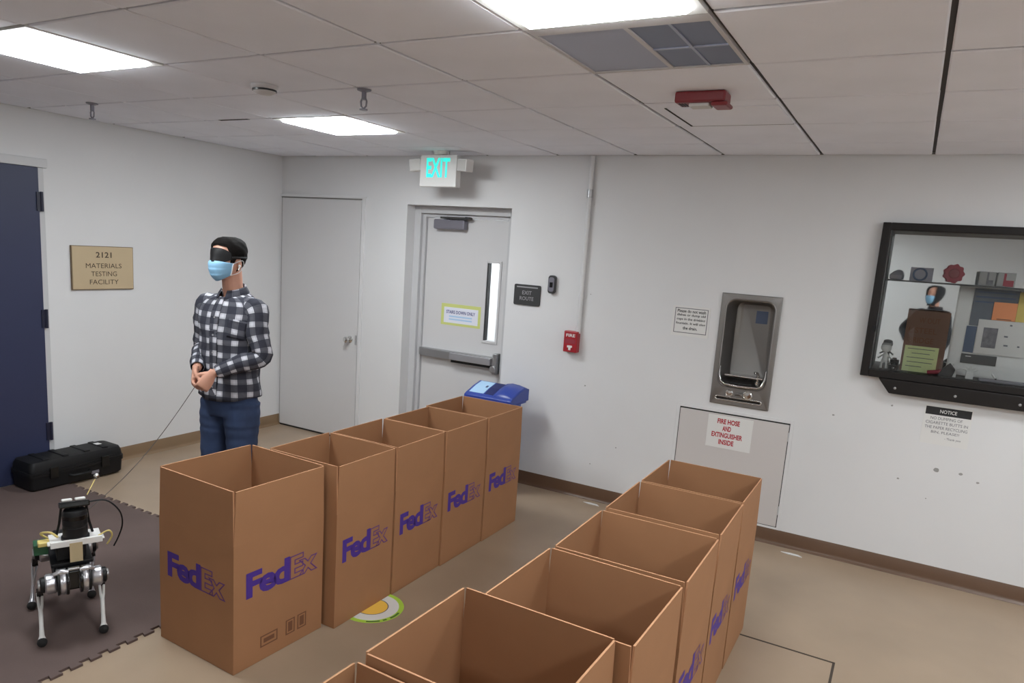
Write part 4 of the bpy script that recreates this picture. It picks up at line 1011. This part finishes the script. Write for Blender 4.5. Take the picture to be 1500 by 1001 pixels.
# ------------------------------------------------------------------ silver quadruped robot (its front is +x in its own frame)
rob = thing('quadruped_robot', 'silver four-legged robot with a black sensor tower on the mat', 'robot', tuple(ROB), RA)
def rp(name, g_, m, parent=None, **k): return build(name, g_, m, parent or rob, world=False, **k)
g = G().box((-.20, -.062, .235), (.20, .062, .335)); g.box((-.19, -.075, .25), (.19, .075, .315))
chassis = rp('chassis', g, 'black_plastic', bevel=.008)
rp('front_plate', G().box((.200, -.045, .245), (.208, .045, .33)), 'black_gloss', chassis, bevel=.004)
rp('front_bracket', G().box((.19, -.07, .335), (.212, .07, .345)), 'steel_satin', chassis, bevel=.002)
g = G().box((-.12, -.085, .335), (.155, .085, .355)); g.box((-.10, -.06, .355), (.13, .06, .425))
rp('electronics_bay', g, 'black_plastic', bevel=.006)
PARTS_BEFORE = set(rob.children)
g = G().box((.02, -.105, .428), (.165, .105, .438)); g.box((.10, -.115, .43), (.15, .115, .436)); g.box((.152, -.105, .422), (.166, .105, .452))
rp('sensor_shelf', g, 'white_paint', bevel=.004)
rp('front_strap', G().box((.164, -.03, .345), (.1675, .022, .437)), 'tape_beige')
g = G().lathe([(0, 0), (.058, 0), (.058, .012), (.052, .018), (.052, .06), (.0505, .062), (.0505, .068), (.052, .07), (.052, .125), (.046, .138), (0, .14)], (.105, 0, .438), Z, 28)
tower = rp('sensor_tower', g, 'black_plastic', smooth=35)
rp('tower_band', G().lathe([(.0515, .098), (.0527, .099), (.0527, .118), (.0515, .119)], (.105, 0, .438), Z, 28), 'black_gloss', tower, smooth=35)
R = Matrix.Rotation(math.radians(-16), 3, 'Y')
g = G().box((.06, -.062, .585), (.125, .062, .612), 0, R); g.box((.085, -.02, .575), (.10, .02, .59))
cam_h = rp('depth_camera', g, 'black_gloss', bevel=.006)
for y0_, y1_ in ((-.050, -.008), (.004, .046)):
    rp('white_cover', G().box((.072, y0_, .616), (.118, y1_, .627), 0, R, (.0925, 0, .5985)), 'white_paint', cam_h, bevel=.004)
for s in (-1, 1): rp('tower_strut', G().tube([(.06, s*.075, .438), (.06, s*.060, .50), (.075, s*.05, .59)], .006, 6), 'black_plastic', tower, smooth=60)
g = G().box((.0, -.165, .365), (.075, -.108, .415)); rp('circuit_board', g, 'pcb_green', bevel=.003)
rp('battery_pack', G().box((.06, -.150, .416), (.11, -.095, .436)), 'wire_yellow', bevel=.004)
g = G()
p, r = smooth_path([(.03, -.10, .42), (.05, -.135, .46), (.09, -.10, .475), (.10, -.07, .45)], [.005]*4); g.tube(p, r, 6)
rp('yellow_wire', g, 'wire_yellow', smooth=60)
g = G(); p, r = smooth_path([(.12, .09, .435), (.12, .135, .455), (.115, .15, .425), (.10, .13, .38)], [.004]*4); g.tube(p, r, 6)
rp('side_wire', g, 'wire_yellow', smooth=60)
g = G(); p, r = smooth_path([(-.02, -.10, .38), (.0, -.15, .41), (-.02, -.15, .34), (-.05, -.09, .30)], [.004]*4); g.tube(p, r, 6)
rp('rear_wire', g, 'off_white', smooth=60)
g = G(); p, r = smooth_path([(.09, .06, .60), (.10, .13, .60), (.095, .185, .54), (.085, .20, .47), (.07, .185, .40), (.05, .165, .345)], [.0038]*6); g.tube(p, r, 6)
rp('black_cable', g, 'black_plastic', smooth=60)
g = G().tube([(.03, .06, .615), (-.02, .10, .67)], .0022, 6); g.ell((-.03, .108, .682), (.011, .011, .011))
rp('marker_stick', g, 'wire_yellow', smooth=60)
rp('marker_ball', G().ell((-.03, .108, .684), (.013, .013, .013)), 'steel_bright', smooth=60)
for ch in rob.children:      # the shelf, tower and wiring sit a little to the robot's left
    if ch not in PARTS_BEFORE: ch.location = (0, .02, .012)
for fx, sx in ((1, .190), (-1, -.190)):
    for s in (-1, 1):
        # abduction motor (axis fore-aft), hip motor (axis sideways), thigh plate, shank, foot
        hx = sx; hz = .285; ab = Vector((hx+.012*fx, s*.020, hz))
        g = G().lathe([(0, 0), (.040, 0), (.051, .006), (.057, .018), (.057, .030), (.050, .043), (0, .045)], ab, Y*s, 28)
        leg = rp('leg', g, 'aluminium', smooth=35)
        rp('motor_ring', G().lathe([(.046, 0), (.0605, .001), (.062, .006), (.0605, .011), (.046, .012)], ab+Y*s*.001, Y*s, 28), 'black_gloss', leg, smooth=35)
        rp('motor_ring', G().lathe([(.044, 0), (.0585, .001), (.0585, .009), (.044, .010)], ab+Y*s*.037, Y*s, 28), 'black_plastic', leg, smooth=35)
        rp('shoulder_cover', G().tube([ab+Vector((.02*fx, s*.004, .052)), ab+Vector((.022*fx, s*.03, .058)), ab+Vector((.01*fx, s*.06, .045))], [.010, .013, .009], 10), 'aluminium', leg, smooth=50)
        hb = Vector((hx, s*.070, hz-.004))
        rp('hip_motor', G().lathe([(0, 0), (.043, 0), (.046, .005), (.046, .038), (.040, .044), (0, .045)], hb, Y*s, 28), 'aluminium', leg, smooth=35)
        hc = hb+Y*s*.045
        rp('hip_cap', G().lathe([(0, 0), (.026, 0), (.024, .008), (0, .009)], hc+Y*s*.018, Y*s, 20), 'steel_satin', leg, smooth=35)
        kn = Vector((hx-.150 if fx > 0 else hx-.135, s*.13, .178))
        th_ = G().lathe([(0, 0), (.036, 0), (.036, .014), (.030, .018), (0, .018)], hc, Y*s, 20)
        a0 = hc+Y*s*.009; d_ = (kn-a0); d_.y = 0
        th_.tube([a0, a0+d_*.5+Y*s*.004, Vector((kn.x, a0.y+s*.004, kn.z))], [.026, .019, .019], 10, flat=.5)
        rp('thigh', th_, 'black_plastic', leg, smooth=40)
        kc = Vector((kn.x, a0.y+s*.004, kn.z))
        rp('knee_joint', G().lathe([(0, 0), (.021, 0), (.021, .026), (0, .026)], kc-Y*.013, Y, 18), 'black_gloss', leg, smooth=35)
        ft = Vector((hx+.035 if fx > 0 else hx+.02, (-.135 if s < 0 else .112) if fx > 0 else s*.13-.025, .0215))
        u_ = (ft-kc).normalized(); g = G()
        for e in (-1, 1): g.tube([kc+Y*e*.010, kc+u_*.065+Y*e*.0065, kc+u_*.10], [.0055, .006, .008], 8)
        L = (ft-kc).length
        g.tube([kc+u_*.088, kc+u_*(L*.7), ft-u_*.03, ft-u_*.012], [.0095, .009, .011, .017], 10)
        rp('shank', g, 'white_paint' if fx > 0 else 'aluminium', leg, smooth=50)
        rp('foot', G().ell(ft, (.021, .021, .021)), 'rubber', leg, smooth=60)

# ------------------------------------------------------------------ the photographer, seen only as a reflection in the case mirror
pho = thing('person', 'person in a black hoodie and blue face mask reflected in the display case', 'person', (5.70, -5.72, 0), PI+.6)
g = G(); sc_ = .965
g.ring_loft([[head_pt(z, 2*PI*k/24)*sc_ for k in range(24)] for z in [1.632+.228*i/18 for i in range(19)]])
g.tube([(0, .035, 1.44), (0, .022, 1.52), (0, .012, 1.63)], [.062, .055, .054], 14)
g.tube([(0, -.099, 1.70), (0, -.112, 1.655)], [.009, .013], 8)
for s in (-1, 1): g.ell((s*.071, -.002, 1.662), (.010, .018, .030)); g.ell((s*.03, -.095, 1.70), (.013, .008, .008))
g.ring_loft([ring_xy(z*sc_, w-.022, d-.022, cy) for z, w, d, cy in SHIRT])
HL = [Vector((.175, .01, 1.42)), Vector((.40, .05, 1.20)), Vector((.235, -.10, 1.05))]      # bent arm, hand on the hip
HR = [Vector((-.175, .01, 1.42)), Vector((-.235, .03, 1.14)), Vector((-.215, -.06, .90))]
for pth in (HL, HR):
    p, r = smooth_path([pth[0], (pth[0]+pth[1])/2, pth[1], (pth[1]+pth[2])/2, pth[2]], [.05, .045, .038, .036, .024]); g.tube(p, r, 12)
add_hand(g, HL[2], (-.6, -.35, -.5), (-.3, .9, -.1), (-.3, -.5, .8)); add_hand(g, HR[2], (.05, -.2, -1), (.9, .2, 0), (.1, -1, 0), (15, 25, 20))
for s in (-1, 1):
    p, r = smooth_path([(s*.088, .006, .89), (s*.10, -.01, .48), (s*.11, .018, .08)], [.09, .06, .04]); g.tube(p, r, 12)
remesh(build('body', g, 'skin', pho, world=False, smooth=180), .006, 3)
g = G().ring_loft([ring_xy(z*sc_-.02*(z < 1), w+.014, d+.018, cy) for z, w, d, cy in SHIRT[:-1]])
g.tube([(0, .05, 1.46), (0, .055, 1.54)], [.10, .085], 16)
for pth in (HL, HR):
    e = pth[2]+(pth[1]-pth[2])*.06; p, r = smooth_path([pth[0]*.6+Vector((0, .005, 1.41))*.4, pth[0], (pth[0]+pth[1])/2, pth[1], (pth[1]+e)/2, e], [.07, .075, .068, .06, .054, .042]); g.tube(p, r, 16)
remesh(build('hoodie', g, 'hoodie_black', pho, world=False, smooth=180), .008, 4)
g = G(); rr_ = []
for k in range(41):
    th = .75+(2*PI-1.5)*k/40; col_ = []
    for j in range(13): col_.append(head_pt(1.60+.26*j/12, th, .03)*sc_ + Vector((0, .012, .02*(j/12))))
    rr_.append(col_)
for k in range(40):
    for j in range(12): pass
for col_ in rr_: g.v += col_
for k in range(40):
    for j in range(12): g.f.append((k*13+j, (k+1)*13+j, (k+1)*13+j+1, k*13+j+1)); g.m.append(0)
g.f.append(tuple(k*13+12 for k in range(41))); g.m.append(0)
hd = build('hood', g, 'hoodie_black', pho, world=False, smooth=180)
sm = hd.modifiers.new('solidify', 'SOLIDIFY'); sm.thickness = .012
MASK2 = [tuple(v*sc_ for v in r_) for r_ in MASK]
shell('face_mask', lambda th: (1.624+.030*(abs(th)/1.25)**2)*sc_, lambda th: (1.744-.016*(abs(th)/1.25)**2)*sc_, -1.25, 1.25, lambda th, t: .002, 'mask_blue', pho, nz=12, na=24, thick=.002, rows=MASK2)
g = G().ring_loft([ring_xy(z, w, d, .006) for z, w, d in ((.80, .165, .115), (.88, .176, .124), (.96, .170, .120))])
for s in (-1, 1):
    p, r = smooth_path([(s*.088, .006, .87), (s*.105, -.01, .48), (s*.115, .018, .06)], [.104, .075, .064]); g.tube(p, r, 16)
remesh(build('trousers', g, 'ink_black', pho, world=False, smooth=180), .01, 3)
for s in (-1, 1): build('shoe', G().ring_loft([[(s*.115+.046*q*math.cos(2*PI*k/20), -.05-.14*q*math.sin(2*PI*k/20)+(.03 if z_ > .05 else 0), z_) for k in range(20)] for z_, q in ((.001, 1), (.03, 1.02), (.06, .85), (.085, .6))]), 'shoe_black', pho, world=False, smooth=50)
